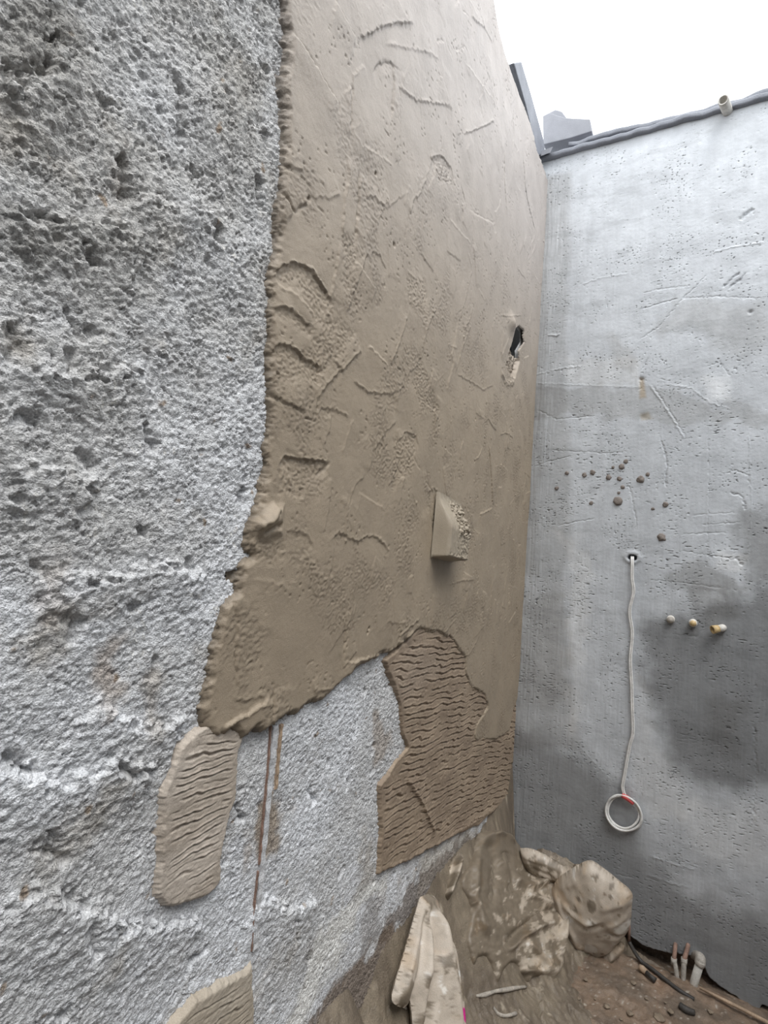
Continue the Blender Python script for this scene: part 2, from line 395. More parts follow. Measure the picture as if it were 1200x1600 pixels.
# sandy zones torn open by the float, smooth ones between
zn = sst(.02, .30, fbm(U, V*.8, .13, 4, .6, 61))
lowr = sst(2.45, 2.0, V)*.6+.25
sand = fbm(U, V*1.3, .0075, 3, .65, 71)
P.h += edge*(.0010*sand*(.35+zn*lowr*2.6))
P.h += edge*.0012*np.abs(fbm(U, V, .05, 4, .6, 55))
pit = sst(.50, .66, perlin(U/.010, V/.006, 81))*sst(.0, .35, fbm(U, V, .09, 2, .5, 83))
P.h -= edge*.0022*pit
# thin overlapping blade marks, scattered
rs = np.random.RandomState(4)
for i in range(230):
    y = rs.uniform(-1.45, -.04); z = rs.uniform(1.1, 3.05); ln = rs.uniform(.03, .12); an = rs.normal(1.5, .35)
    if rs.rand() < .3: an = rs.uniform(-.3, .5)
    pts = [(y, z), (y+ln*.5*math.cos(an)+rs.normal(0, .006), z+ln*.5*math.sin(an)), (y+ln*math.cos(an), z+ln*math.sin(an))]
    P.stroke(pts, w=.0022, amp=rs.uniform(.0003, .0012), step=rs.uniform(.0004, .0016), dec=rs.uniform(.015, .05), seed=i, jag=.004, side=rs.choice([-1, 1]))
ST = [  # pixel traces of the trowel edges: points, bead height, step, side
 ([(530, -6), (545, 25), (563, 58)], -2.5, 3.5, 1), ([(563, 58), (581, 50), (602, 39), (623, 33), (653, 34)], 2.2, 3.0, -1),
 ([(458, 38), (480, 70), (503, 105), (520, 135), (536, 159)], -2.2, 3.2, 1), ([(542, 150), (555, 132), (558, 114), (578, 99)], 1.5, 1.2, 1),
 ([(556, 120), (555, 150), (553, 215)], -3, 1.5, 1), ([(548, 240), (552, 273), (543, 312), (539, 378)], 2.0, 2.0, -1), ([(566, 262), (565, 315), (560, 370)], -3.5, 2.5, -1),
 ([(587, 115), (597, 98), (608, 93), (619, 100), (621, 125), (617, 190)], -2.0, -2.0, 1), ([(629, 130), (630, 200), (629, 262)], -1.6, 1.6, 1),
 ([(603, 65), (635, 72), (668, 78), (695, 92)], 1.6, .8, -1), ([(623, 129), (640, 142), (654, 154), (680, 158), (707, 162)], 2.2, 1.0, -1),
 ([(692, 108), (702, 140), (712, 172), (724, 210)], -2.4, 3.2, 1), ([(726, 207), (740, 204), (758, 196), (777, 186)], 2.2, 1.6, -1),
 ([(720, -5), (724, 12), (735, 22)], -2.5, 2.5, 1), ([(740, 24), (750, 34), (763, 41)], 2, 1.6, -1), ([(731, 96), (752, 125), (777, 158)], 1.5, 2.0, 1),
 ([(773, 115), (779, 165)], -2, 1, 1), ([(687, 63), (698, 61)], -2, 1, 1), ([(716, 77), (732, 73)], -2, 1, 1), ([(700, 55), (704, 70), (712, 90)], -1.5, 1, 1),
 ([(644, 336), (650, 309), (660, 303), (671, 276), (675, 262)], 1.6, 1.2, -1), ([(675, 270), (680, 243), (695, 241), (710, 262), (712, 280)], 1.8, -1.6, 1),
 ([(724, 286), (729, 305), (733, 325)], -2.6, 1, 1), ([(735, 325), (755, 338), (779, 349)], -1.2, 1, 1), ([(791, 230), (792, 280), (795, 335)], -2.8, 1.5, -1),
 ([(820, 240), (824, 290), (832, 330), (840, 362)], -3.0, 1.5, -1), ([(494, 308), (506, 305), (518, 308), (538, 300)], 1.3, 1.0, -1),
 ([(448, 292), (456, 310), (467, 332)], -5, 2.5, 1), ([(467, 333), (476, 320), (487, 318)], -4, 2.0, -1), ([(445, 250), (462, 258), (480, 266)], 1.5, 1.5, -1),
 ([(575, 306), (588, 305), (602, 318), (615, 315)], 1.3, 1.5, -1), ([(556, 200), (570, 225), (600, 242), (620, 258)], 1.1, .9, 1),
 ([(430, 437), (445, 415), (460, 408), (480, 412), (495, 422), (510, 445), (520, 462), (527, 474)], 3.2, -3.4, 1),
 ([(536, 380), (530, 419), (522, 466)], 1.8, 1.6, -1), ([(584, 388), (575, 400), (565, 430), (546, 492)], 2.0, 1.8, 1), ([(584, 388), (598, 396), (610, 420)], 1.6, -1.4, 1),
 ([(642, 490), (634, 520), (622, 552), (613, 572)], 2.6, 2.0, 1), ([(613, 572), (600, 560), (588, 546), (578, 540)], 1.8, 1.5, -1),
 ([(443, 446), (458, 452), (471, 461), (497, 490)], 1.6, 1.0, 1), ([(430, 480), (446, 477), (462, 482), (478, 496), (497, 512)], 2.4, -2.2, 1),
 ([(428, 548), (442, 538), (457, 536), (470, 545), (485, 560), (512, 574)], 2.8, -2.8, 1), ([(520, 553), (530, 565), (541, 575)], 1.8, -1.5, 1),
 ([(572, 544), (555, 560), (539, 576), (522, 594), (508, 612), (500, 628)], 2.8, 2.2, 1), ([(427, 620), (445, 625), (462, 633), (485, 646)], -2.4, 2.6, -1),
 ([(441, 732), (446, 718), (455, 712), (475, 716), (495, 719), (521, 721)], 2.6, -3.4, 1), ([(521, 721), (514, 732), (503, 742)], -4, 2, 1),
 ([(503, 637), (520, 637), (535, 641), (553, 651)], 1.8, -1.2, 1), ([(524, 648), (520, 672), (510, 700)], 1.5, 1.2, 1), ([(555, 591), (565, 600), (580, 611), (600, 615), (628, 611)], 2.0, -1.4, 1),
 ([(626, 654), (610, 672), (600, 688), (588, 704)], 1.4, 1.2, 1), ([(518, 850), (525, 838), (534, 831), (550, 840), (563, 846), (578, 838), (592, 838), (604, 848), (616, 866)], 2.0, -1.6, 1),
 ([(450, 828), (470, 830), (486, 836), (494, 856)], 1.5, -1.2, 1), ([(523, 744), (518, 790), (510, 836)], 1.3, 1.0, 1), ([(640, 679), (634, 700), (622, 738), (610, 762)], 1.6, 1.2, 1),
 ([(742, 480), (737, 500), (728, 514)], 2.0, 1, 1), ([(741, 504), (732, 525), (724, 550), (716, 584)], 2.4, 1.4, 1), ([(686, 478), (672, 510), (666, 535), (661, 568)], 2.0, 1.0, 1),
 ([(716, 582), (730, 590), (744, 598), (758, 609), (776, 600)], 1.3, -1, 1), ([(660, 568), (645, 580), (640, 592)], 1.2, 1, 1), ([(766, 695), (770, 745), (773, 794)], -3.4, 2.0, -1),
 ([(773, 795), (764, 798), (752, 805)], 2.6, 1.2, -1), ([(798, 876), (795, 900), (790, 930)], 2.0, 1, 1), ([(651, 714), (656, 728), (661, 734)], -2, 1, 1), ([(672, 735), (671, 755), (680, 768)], -2.6, 1.6, 1),
 ([(675, 790), (680, 830), (686, 868), (689, 896)], -3, 2.5, 1), ([(705, 915), (725, 908), (745, 906)], 1.5, 1, -1), ([(744, 722), (752, 712), (757, 698)], 2.2, 0, 1),
 ([(760, 660), (766, 654), (774, 668), (780, 672)], 1.8, -1.4, 1), ([(733, 700), (734, 750), (732, 800)], -1.6, .8, 1), ([(782, 492), (798, 494), (818, 492)], 1.6, .8, -1),
 ([(783, 680), (793, 676), (806, 684)], 1.8, 1, -1), ([(672, 770), (683, 762), (690, 770)], 1.8, -1.5, 1), ([(372, 930), (377, 968), (375, 1020), (376, 1082)], -2.6, 1.6, -1),
 ([(372, 1095), (395, 1094), (420, 1086)], 1.6, .8, -1), ([(352, 1140), (380, 1124), (405, 1108), (420, 1100), (424, 1088)], 3.6, 4.0, 1), ([(436, 1076), (432, 1100), (430, 1134)], -3.5, 2.5, -1),
 ([(545, 955), (544, 1000), (543, 1036)], -2.6, 1.8, -1), ([(543, 1036), (565, 1034), (595, 1025), (618, 1018)], 2.4, 2.6, 1), ([(494, 1079), (510, 1079), (524, 1077)], 2.6, 1.2, -1),
 ([(528, 834), (526, 870), (521, 906)], -1.6, 1.0, 1), ([(722, 962), (710, 976), (697, 991)], 1.6, .8, 1), ([(758, 955), (752, 995), (744, 1012), (732, 1030)], 1.6, 1, 1),
 ([(662, 966), (645, 980), (626, 997)], 3.0, 1.8, 1), ([(617, 905), (619, 960), (619, 1006)], -2.2, 1, 1), ([(652, 985), (632, 1004), (612, 1020)], 2.6, 2.0, -1),
 ([(480, 860), (510, 905), (530, 900)], 1.0, .8, 1), ([(400, 905), (450, 915), (470, 910)], .8, .6, 1), ([(640, 735), (632, 760), (628, 790)], 1.4, 1.0, 1), ([(680, 250), (677, 240)], 2, 1, 1),
 ([(660, 625), (680, 640), (688, 655)], 1.6, 1.4, 1), ([(690, 830), (692, 858)], 1, 1, 1), ([(622, 690), (640, 674), (655, 680), (660, 700)], 1.6, -1.4, 1), ([(576, 740), (560, 760), (545, 800)], 1.2, 1, 1),
 ([(706, 340), (722, 360), (740, 380)], 1.2, 1.0, 1), ([(735, 390), (742, 420), (730, 470), (722, 500)], 1.6, 1.2, 1), ([(640, 300), (600, 330), (590, 360)], 1.0, .8, 1), ([(640, 420), (660, 440), (668, 465)], 1.2, 1.0, 1)]
for i, (px, bd, st, sdn) in enumerate(ST):
    P.stroke([L(*p, x=.02) for p in px], w=.0024, amp=bd*.0011, step=st*.0010, dec=.045 if abs(st) > 2 else .03, seed=200+i, jag=.005, side=-sdn, mod=.5)
# coarse torn patches
for px in [[(432, 440), (458, 412), (500, 430), (525, 472), (525, 510), (498, 500), (470, 440)], [(430, 550), (457, 540), (512, 576), (505, 600), (470, 590), (435, 600)], [(432, 480), (470, 490), (500, 515), (495, 525), (470, 505)],
           [(445, 735), (455, 715), (520, 722), (500, 745), (470, 775), (445, 770)], [(540, 370), (560, 366), (560, 470), (540, 440)], [(470, 560), (505, 590), (560, 520), (530, 500)], [(640, 430), (670, 440), (670, 500), (645, 480)],
           [(680, 250), (700, 245), (712, 285), (690, 280)], [(660, 560), (690, 640), (665, 640), (650, 600)], [(395, 850), (450, 845), (452, 872), (398, 880)], [(620, 690), (655, 680), (650, 730), (620, 760)]]:
    pts = [L(*p, x=.02) for p in px]; sl = P.win(pts, .03); Us, Vs = U[sl], V[sl]
    mk = sst(-.012, .006, poly_sd(Us, Vs, pts)+.012*fbm(Us, Vs, .03, 3, .6, 7))
    P.h[sl] += edge[sl]*mk*(.0034*fbm(Us, Vs*1.5, .0075, 3, .7, int(px[0][0]))-.0014)
# bulging dab at the left edge
dp = [L(*p, x=.02) for p in [(418, 795), (448, 790), (444, 835), (420, 842), (398, 830)]]
sdd = poly_sd(U, V, dp); P.h += .012*sst(-.008, .02, sdd)
P.stroke([L(402, 822, .02), L(420, 812, .02), L(438, 790, .02)], w=.007, amp=.010, seed=9, jag=.004, mod=.1)
P.stroke([L(415, 836, .02), L(432, 822, .02), L(447, 822, .02)], w=.005, amp=-.008, seed=19, jag=.004, mod=.1)
# hole with its curled lip
sdh = poly_sd(U, V, HOLE)+.004*fbm(U, V, .02, 2, .5, 5)
ctr = L(802, 505, .02)
P.h += .016*np.exp(-(((U-ctr[0])/.035)**2+((V-ctr[1])/.028)**2))
P.stroke([L(786, 580, .02), L(796, 600, .02), L(808, 596, .02)], w=.008, amp=.006, seed=5, jag=.01, mod=.8)
ch = L(801, 535, .02)
P.h -= sst(-.006, .006, sdh)*(.016+.012*fbm(U, V, .012, 3, .65, 6))
opening = (sdh > .0) & (V+.01*fbm(U, V, .02, 2, .5, 8) > ch[1]-.015)
for q, r_ in [((622, 381), .004), ((700, 700), .002), ((582, 983), .0025), ((740, 835), .002), ((489, 308), .003), ((580, 990), .002), ((592, 270), .003)]:
    c = L(*q, x=.02); P.h -= .008*np.exp(-(((U-c[0])**2+(V-c[1])**2)/r_**2))
# little crumbs standing off the surface, by the corner seam too
for i in range(140):
    if i < 50: y = rs.uniform(-.022, -.008); z = rs.uniform(.95, 3.0)
    else: y = rs.uniform(-1.4, -.03); z = rs.uniform(.95, 2.9)
    sl = P.win([(y, z)], .012); r_ = rs.uniform(.0014, .0032)
    P.h[sl] += rs.choice([1, 1, -1])*r_*1.1*np.exp(-(((P.U[sl]-y)**2+(P.V[sl]-z)**2)/r_**2))*edge[sl]
base = np.array([.335, .270, .197]); P.col[:] = base
k1 = (.5+.5*fbm(U, V, .3, 3, .5, 14))[..., None]; P.col = P.col*(.95+.1*k1)
up = sst(1.7, 2.9, V)[..., None]; P.col = P.col*(1-up)+np.array([.48, .435, .405])*up       # stronger light and sheen high up, painted into the coat colour
P.col *= (1-.12*(zn*lowr))[..., None]
rim = np.exp(-np.clip(sdj, 0, 1)/.006)*sst(-.5, .2, crum+.15)*np.maximum(lefty, .5); P.col *= (1-.62*rim)[..., None]  # rim darkened: raw crumbly mortar, with its edge shadow painted in
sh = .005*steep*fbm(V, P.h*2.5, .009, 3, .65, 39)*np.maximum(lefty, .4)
P.h += .003*steep*fbm(U, V, .005, 2, .6, 38)
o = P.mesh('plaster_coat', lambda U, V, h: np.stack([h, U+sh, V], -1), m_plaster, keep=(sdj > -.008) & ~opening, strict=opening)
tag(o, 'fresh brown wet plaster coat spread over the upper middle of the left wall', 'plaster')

# ------------------------------------------------------------------ combed mortar patches
def patch(name, poly, th, cols, label, spacing, tilt, curve, seed, amp, dens=.0022, px_ref=None, extra=None):
    p = np.array(poly)
    us = np.arange(max(p[:, 0].min()-.012, -2.3), min(p[:, 0].max()+.012, .0), dens); vs_ = np.arange(p[:, 1].min()-.012, p[:, 1].max()+.012, dens*.8)
    F = Field(us, vs_); U, V = F.U, F.V
    sd = poly_sd(U, V, poly); sdj = sd+.006*fbm(U, V, .05, 3, .6, seed)+.0022*fbm(U, V, .007, 2, .6, seed+1)
    e = sst(-.003, .009, sdj)
    F.h = -.008+(th+.008)*e
    un = (U-p[:, 0].min())/(np.ptp(p[:, 0])+1e-9)
    s1, s2 = tilt; vn = (V-p[:, 1].min())/np.ptp(p[:, 1]); sl = s2+(s1-s2)*vn
    ph = (V-sl*(U-p[:, 0].mean())-curve*np.sin(un*math.pi)+.016*fbm(U, V*1.5, .14, 3, .5, seed+2)+.0028*fbm(U, V, .022, 2, .6, seed+4))/spacing
    ph2 = ph+.25*fbm(U*1.2, V*8, .09, 2, .5, seed+5)
    fr = ph2-np.floor(ph2)
    row = np.floor(ph2)
    on = sst(-.22, .12, fbm(U*.8+row*3.1, row*7.7, .09, 4, .6, seed+6)+.10)*(1+.7*fbm(U, V, .008, 2, .6, seed+7))
    inn = sst(.012, .03, sd)
    wg = .105*(1+.8*fbm(U, V, .015, 3, .6, seed+8))
    groove = np.exp(-((fr-.5)/wg)**2)
    lip = np.exp(-((fr-.5-.26)/(wg*1.1))**2)
    F.h += e*inn*on*(-amp*groove+amp*.35*lip)
    F.h += e*(.0010*fbm(U, V, .010, 3, .6, seed+10)+.003*fbm(U, V, .12, 2, .5, seed+11))
    F.h += e*np.exp(-np.clip(sdj, 0, 1)/.005)*.0016*(.3+fbm(U, V, .008, 2, .6, seed+12))
    F.col[:] = cols[0]
    kk = sst(-.3, .35, fbm(U*.7, V*1.6, .12, 4, .55, seed+13))[..., None]; F.col = F.col*(1-kk)+np.array(cols[1])*kk
    if extra: extra(F)
    o = F.mesh(name, lambda U, V, h: np.stack([h, U, V], -1), m_comb, keep=sdj > -.007)
    return tag(o, label, 'mortar', 'combed mortar patches on the left wall')
def lsl(a, b):
    a = L(*a, x=.01); b = L(*b, x=.01); return (b[1]-a[1])/(b[0]-a[0])
def ex_big(F):
    F.stroke([L(635, 1215, .01), L(660, 1255, .01), L(682, 1305, .01)], w=.004, amp=.003, step=.004, dec=.03, seed=3, jag=.004, mod=.2)
    F.stroke([L(587, 1368, .01), L(640, 1345, .01), L(700, 1310, .01), L(783, 1258, .01)], w=.007, amp=.004, step=0, seed=5, jag=.006, mod=.4)
    F.stain([L(*q) for q in [(605, 1060), (625, 1010), (660, 1000), (690, 1040), (640, 1090), (615, 1100)]], to=(.33, .26, .20), k=.6, soft=.04)
patch('mortar_patch', PB, .008, [(.27, .205, .148), (.325, .25, .18)], 'large dark brown combed mortar patch between the plaster coat and the muddy sacks', .0185, (lsl((626, 1122), (739, 1090)), lsl((600, 1310), (780, 1235))), .008, 300, .0042, .0020, extra=ex_big)
patch('mortar_patch', PM, .008, [(.50, .435, .37), (.44, .375, .31)], 'pale tan combed mortar patch on the roughcast below the left end of the plaster', .0115, (lsl((262, 1216), (362, 1190)), lsl((262, 1395), (345, 1345))), .006, 400, .0036, .0013)
patch('mortar_patch', PX, .009, [(.47, .41, .335), (.42, .36, .285)], 'combed mortar patch cut by the bottom of the photo under the guide strip', .0125, (lsl((290, 1570), (390, 1505)),)*2, .0, 500, .0030, .0015)

# ------------------------------------------------------------------ right wall: smooth grey render
us = np.concatenate([np.arange(-.03, .95, .0021), np.arange(.95, 1.46, .006)]); vsx = np.arange(-.04, H-.02, .0019)
K = Field(us, vsx); U, V = K.U, K.V
K.h = .0022*fbm(U, V, .25, 3, .5, 101)+.0005*fbm(U*4, V*.5, .05, 3, .5, 102)+.0004*fbm(U, V, .012, 2, .5, 104)
cl = sst(-.02, .33, fbm(U, V, .17, 3, .55, 110))*(.25+.75*sst(2.3, 1.9, V))
tear = sst(.30, .48, fbm(U*.50, V*2.4, .013, 3, .65, 111))*cl
tear = np.maximum(tear, sst(.40, .56, fbm(U*1.1, V*1.5, .009, 2, .6, 119))*sst(.05, .3, fbm(U, V, .14, 2, .5, 118)))
K.h += -.0042*tear
pits = sst(.60, .72, perlin(U/.009, V/.009, 113))*sst(-.1, .3, fbm(U, V, .12, 2, .5, 114)); K.h += -.0022*pits
stre = fbm(U*5, V*.22, .035, 3, .5, 120); K.h += .0007*stre*sst(1.9, 1.2, V)
def ks(px, w=.003, amp=-.003, **k): K.stroke([R(*p) for p in px], w=w, amp=amp, seed=int(px[0][0]+px[0][1]), **k)
KS = [([(1108, 425), (1085, 450), (1063, 470), (1030, 510), (996, 533)], .0022, -.0035), ([(1155, 345), (1165, 335), (1178, 326)], .007, -.008), ([(1130, 450), (1145, 434), (1158, 425)], .004, -.007), ([(1137, 452), (1155, 438), (1168, 424)], .004, -.006),
      ([(996, 485), (1030, 474), (1062, 466)], .0022, -.003), ([(1002, 458), (1040, 450), (1077, 447)], .0022, -.002), ([(905, 445), (940, 434), (985, 427)], .003, .002), ([(1062, 466), (1120, 463), (1200, 467)], .003, -.002), ([(1110, 395), (1150, 385), (1200, 378)], .003, .0025),
      ([(895, 448), (900, 444)], .003, -.002), ([(1012, 598), (1030, 622), (1048, 650), (1072, 690)], .003, .003), ([(1018, 600), (1040, 632), (1078, 692)], .002, -.0028), ([(1003, 580), (1012, 560)], .002, -.003), ([(1002, 590), (1001, 610)], .005, -.006),
      ([(1035, 600), (1080, 606), (1110, 630), (1145, 640)], .0025, .002), ([(1100, 575), (1125, 565), (1142, 590)], .002, -.002), ([(1030, 680), (1035, 695), (1042, 720), (1040, 750), (1042, 765)], .003, -.004), ([(830, 730), (860, 720), (895, 712)], .002, -.003), ([(855, 703), (895, 705), (950, 708), (985, 705)], .002, -.0025),
      ([(870, 822), (900, 815), (932, 810)], .002, -.0035), ([(838, 640), (870, 655), (930, 650)], .002, -.0025), ([(820, 590), (880, 575), (915, 572)], .003, .002), ([(855, 523), (870, 525), (876, 522)], .003, .005), ([(822, 598), (1010, 606)], .0035, .0012),
      ([(1016, 1338), (1060, 1352), (1090, 1360)], .004, .0018), ([(1010, 1366), (1050, 1380), (1080, 1388)], .004, .0015), ([(1132, 740), (1150, 735), (1168, 742), (1172, 760)], .002, -.003), ([(1140, 770), (1160, 775), (1165, 800)], .003, -.004), ([(1105, 660), (1108, 740), (1105, 880)], .002, -.0015),
      ([(1170, 660), (1174, 800), (1166, 900)], .002, .0018), ([(1178, 1120), (1182, 1200), (1176, 1300)], .003, -.003), ([(960, 1365), (990, 1372)], .002, -.002), ([(1150, 870), (1160, 885)], .004, -.005), ([(978, 755), (985, 765), (995, 820), (990, 830)], .0025, -.0025),
      ([(1010, 905), (1060, 910), (1140, 920)], .0025, -.0016), ([(1045, 990), (1090, 995), (1105, 970)], .003, -.0014), ([(905, 1165), (960, 1225)], .003, .0008), ([(1060, 860), (1110, 868), (1170, 878)], .002, -.002), ([(1060, 835), (1140, 832)], .002, -.002), ([(1095, 820), (1160, 816)], .002, -.0022), ([(1080, 805), (1150, 800)], .002, -.0018)]
for px, w, am in KS: ks(px, w, am, jag=.006, mod=.7)
for q, r_, a in [((1173, 487), .006, -.008), ((1002, 592), .008, -.006), ((1005, 652), .012, -.003), ((1033, 840), .007, -.004), ((1118, 628), .03, .002), ((1040, 565), .003, -.004), ((1150, 576), .003, -.004), ((960, 850), .004, .001)]:
    c = R(*q); K.h += a*np.exp(-(((U-c[0])**2+(V-c[1])**2)/r_**2))
# cable hole
hc = R(988, 871); dh = np.sqrt(((U-hc[0])/1.3)**2+(V-hc[1])**2)+.003*fbm(U, V, .01, 2, .5, 3); K.h -= .05*sst(.013, .007, dh)
K.h += .004*np.exp(-((dh-.018)/.008)**2)
# near the corner the render was pressed against the other wall
K.h += .0012*fbm(U*6, V*.4, .05, 2, .5, 131)*sst(.14, .05, U)
# bottom edge broken away above the ground
BR = [R(*p) for p in [(960, 1440), (985, 1462), (1005, 1478), (1040, 1488), (1085, 1494), (1100, 1505), (1106, 1525), (1128, 1545), (1150, 1556), (1168, 1574), (1182, 1582), (1192, 1570), (1215, 1578), (1260, 1595)]]
BRP = [(-.2, BR[0][1]+.03)] + BR + [(2, BR[-1][1]), (2, -1), (-.2, -1)]
sb = poly_sd(U, V, BRP)+.006*fbm(U, V, .03, 3, .6, 141)
K.h -= .055*sst(-.001, .004, sb)
K.h += (.008*fbm(U, V, .03, 3, .6, 143))*sst(0, .01, sb)
g0 = np.array([.51, .53, .555]); K.col[:] = g0
kk = fbm(U, V*1.6, .30, 5, .6, 150)[..., None]; K.col *= 1+.16*kk
kk = fbm(U*3, V*.6, .12, 3, .5, 151)[..., None]; K.col *= 1+.09*kk
kk = sst(.1, .35, fbm(U*.6, V*2.2, .16, 4, .6, 153))[..., None]; K.col *= 1-.12*kk
K.col *= (1-.45*tear)[..., None]  # shade inside the torn relief put into the colour
def kst(px, f, soft=.03, k=1.0, jag=.06, seed=3, to=None): K.stain([R(*p) for p in px], mul=None if to else (f, f*.985, f*.965), to=to, soft=soft, k=k, jag=jag, seed=seed, lam=.10)
kst([(1002, 985), (1012, 968), (1040, 955), (1100, 945), (1160, 930), (1260, 900), (1280, 1225), (1200, 1228), (1150, 1238), (1100, 1228), (1045, 1190), (1025, 1120), (1005, 1040)], .46, .045)
kst([(770, 1110), (880, 1165), (905, 1175), (960, 1225), (1010, 1325), (1080, 1395), (1200, 1440), (1300, 1430), (1300, 1700), (700, 1700), (740, 1200)], .50, .07)
kst([(1150, 790), (1175, 800), (1260, 780), (1260, 900), (1165, 905)], .62, .03)
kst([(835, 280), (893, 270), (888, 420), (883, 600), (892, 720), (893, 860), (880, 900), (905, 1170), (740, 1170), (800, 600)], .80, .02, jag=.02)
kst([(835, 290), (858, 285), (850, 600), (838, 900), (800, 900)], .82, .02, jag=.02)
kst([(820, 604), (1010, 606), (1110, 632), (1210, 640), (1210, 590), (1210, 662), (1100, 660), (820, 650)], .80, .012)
kst([(1035, 892), (1090, 880), (1160, 905), (1160, 925), (1120, 935), (1060, 925), (1035, 908)], .70, .015)
kst([(1060, 470), (1200, 470), (1200, 560), (1130, 545), (1100, 520), (1030, 520)], .86, .03)
kst([(955, 520), (990, 560), (1000, 600), (960, 560)], .85, .02); kst([(820, 940), (870, 930), (890, 1060), (870, 1100), (800, 1110)], .85, .03)
kst([(1080, 900), (1170, 915), (1150, 960), (1080, 950)], .80, .03); kst([(1100, 1090), (1160, 1090), (1150, 1180), (1100, 1160)], .80, .03)
kst([(1100, 590), (1138, 590), (1138, 625), (1105, 630)], 1.28, .02, jag=.03); kst([(885, 560), (1000, 560), (1000, 602), (885, 602)], 1.12, .015, jag=.02)
kst([(1120, 860), (1165, 870), (1165, 900), (1120, 890)], 1.2, .015); kst([(870, 830), (900, 840), (920, 900), (905, 1130), (888, 1150), (890, 900)], 1.14, .02)
kst([(1000, 590), (1006, 590), (1008, 620), (1000, 622)], 1, .006, .7, .01, to=(.36, .28, .18)); kst([(1000, 648), (1012, 645), (1020, 655), (1002, 658)], 1, .006, .6, .01, to=(.33, .28, .20))
kst([(1060, 1270), (1140, 1250), (1200, 1260), (1200, 1360), (1100, 1340)], 1.15, .05); kst([(990, 1050), (1020, 1130), (1050, 1210), (1100, 1260), (1020, 1290), (985, 1220)], 1.12, .03)
hi = sst(2.1, 2.7, V)[..., None]; K.col = K.col*(1-hi)+(K.col*1.10)*hi  # stronger light near the wall top put into the colour
m = sst(0, .006, sb)[..., None]; K.col = K.col*(1-m)+np.array([.13, .095, .07])*m
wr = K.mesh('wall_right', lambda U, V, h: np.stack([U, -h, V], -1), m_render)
struct(wr)
box('wall_core', (-.26, .09, -.05), (1.5, .26, H-.03), m_outer, parent=wr)
box('wall_end', (1.45, .0, -.05), (2.6, .26, H), m_outer, parent=wr)
struct(box('wall_back_unseen', (-.26, -3.5, -.05), (2.4, -3.3, H+.1), m_outer))  # out-of-view wall added, height set for the light falloff inside
struct(box('wall_far_unseen', (2.0, -3.5, -.05), (2.2, .0, H), m_outer))  # also unseen, its height tuned to how daylight fades downwards

# ------------------------------------------------------------------ ground and the banked mortar
us = np.arange(.0, 1.5, .005); vs_ = np.arange(-1.9, .05, .005)
F = Field(us, vs_); U, V = F.U, F.V
F.h = .012*fbm(U, V, .16, 4, .6, 601)+.008*fbm(U, V, .03, 3, .65, 602)+.004*np.abs(fbm(U, V, .05, 3, .6, 604))
F.h -= .02*sst(-.05, .0, V)*sst(.35, .45, U)
for px in [([(820, 1560), (850, 1580), (870, 1600)]), ([(900, 1550), (915, 1575)]), ([(1000, 1540), (1040, 1570)]), ([(960, 1560), (1000, 1590)])]:
    F.stroke([tuple(G(*q)[:2]) for q in px], w=.012, amp=-.008, seed=int(px[0][0]), jag=.02)
c1 = np.array([.225, .162, .115]); c2 = np.array([.155, .118, .088]); c3 = np.array([.25, .155, .10])
kk = sst(-.3, .3, fbm(U, V, .12, 4, .6, 611))[..., None]; F.col = c1*(1-kk)+c2*kk
kk = sst(.05, .4, fbm(U, V, .18, 3, .5, 613))[..., None]; F.col = F.col*(1-kk)+c3*kk
sp = sst(.60, .7, perlin(U/.008, V/.008, 615))[..., None]; F.col = F.col*(1-sp)+np.array([.38, .34, .29])*sp
fl = F.mesh('floor', lambda U, V, h: np.stack([U, V, h], -1), m_mud)
struct(fl)
box('floor_slab', (-.26, -3.5, -.10), (2.6, .26, -.035), m_outer, parent=fl)

def rbf(ctrl):
    C = np.array([c[:2] for c in ctrl]); z = np.array([c[2] for c in ctrl])
    def ph(r): return np.where(r > 1e-9, r*r*np.log(np.maximum(r, 1e-9)), 0)
    n = len(C); A = np.zeros((n+3, n+3)); d = np.linalg.norm(C[:, None]-C[None], axis=-1)
    A[:n, :n] = ph(d)+np.eye(n)*1e-4; A[:n, n] = 1; A[:n, n+1:] = C; A[n, :n] = 1; A[n+1:, :n] = C.T
    w = np.linalg.solve(A, np.concatenate([z, np.zeros(3)]))
    def f(x, y):
        s = w[n]+w[n+1]*x+w[n+2]*y
        for i in range(n): s = s+w[i]*ph(np.hypot(x-C[i, 0], y-C[i, 1]))
        return s
    return f
def c3d(p): return (p[0], p[1], p[2])
ctrl = []
for px, py in [(500, 1590), (545, 1545), (590, 1500), (630, 1440), (680, 1370), (720, 1325), (752, 1298)]: ctrl.append(c3d(hit(px, py, 0, 0.0)))
y0 = ctrl[0][1]
ctrl += [(0, -1.6, .50), (0, -1.9, .46)]
for px, py in [(800, 1305), (835, 1335), (880, 1350)]: ctrl.append(c3d(hit(px, py, 1, -.02)))
ctrl += [(.40, -.02, .12), (.55, -.02, -.03), (.75, -.05, -.05), (0.02, -.02, .44)]
for px, py, z in [(890, 1525, .01), (850, 1590, .06), (760, 1600, .17), (700, 1600, .25), (620, 1600, .35), (950, 1590, -.03), (820, 1540, .10), (760, 1540, .20), (700, 1480, .33), (770, 1440, .28), (850, 1450, .14), (960, 1500, -.03), (1080, 1590, -.08), (560, 1580, .42)]:
    ctrl.append(c3d(hit(px, py, 2, z)))
ctrl += [(.35, -1.3, .22), (.35, -1.7, .2), (.75, -1.4, -.1), (.15, -1.6, .42), (.95, -.6, -.12), (.9, -1., -.15)]
hf = rbf(ctrl)
us = np.arange(.0, .72, .0038); vs_ = np.arange(-1.85, -.004, .0042)
Q = Field(us, vs_); U, V = Q.U, Q.V
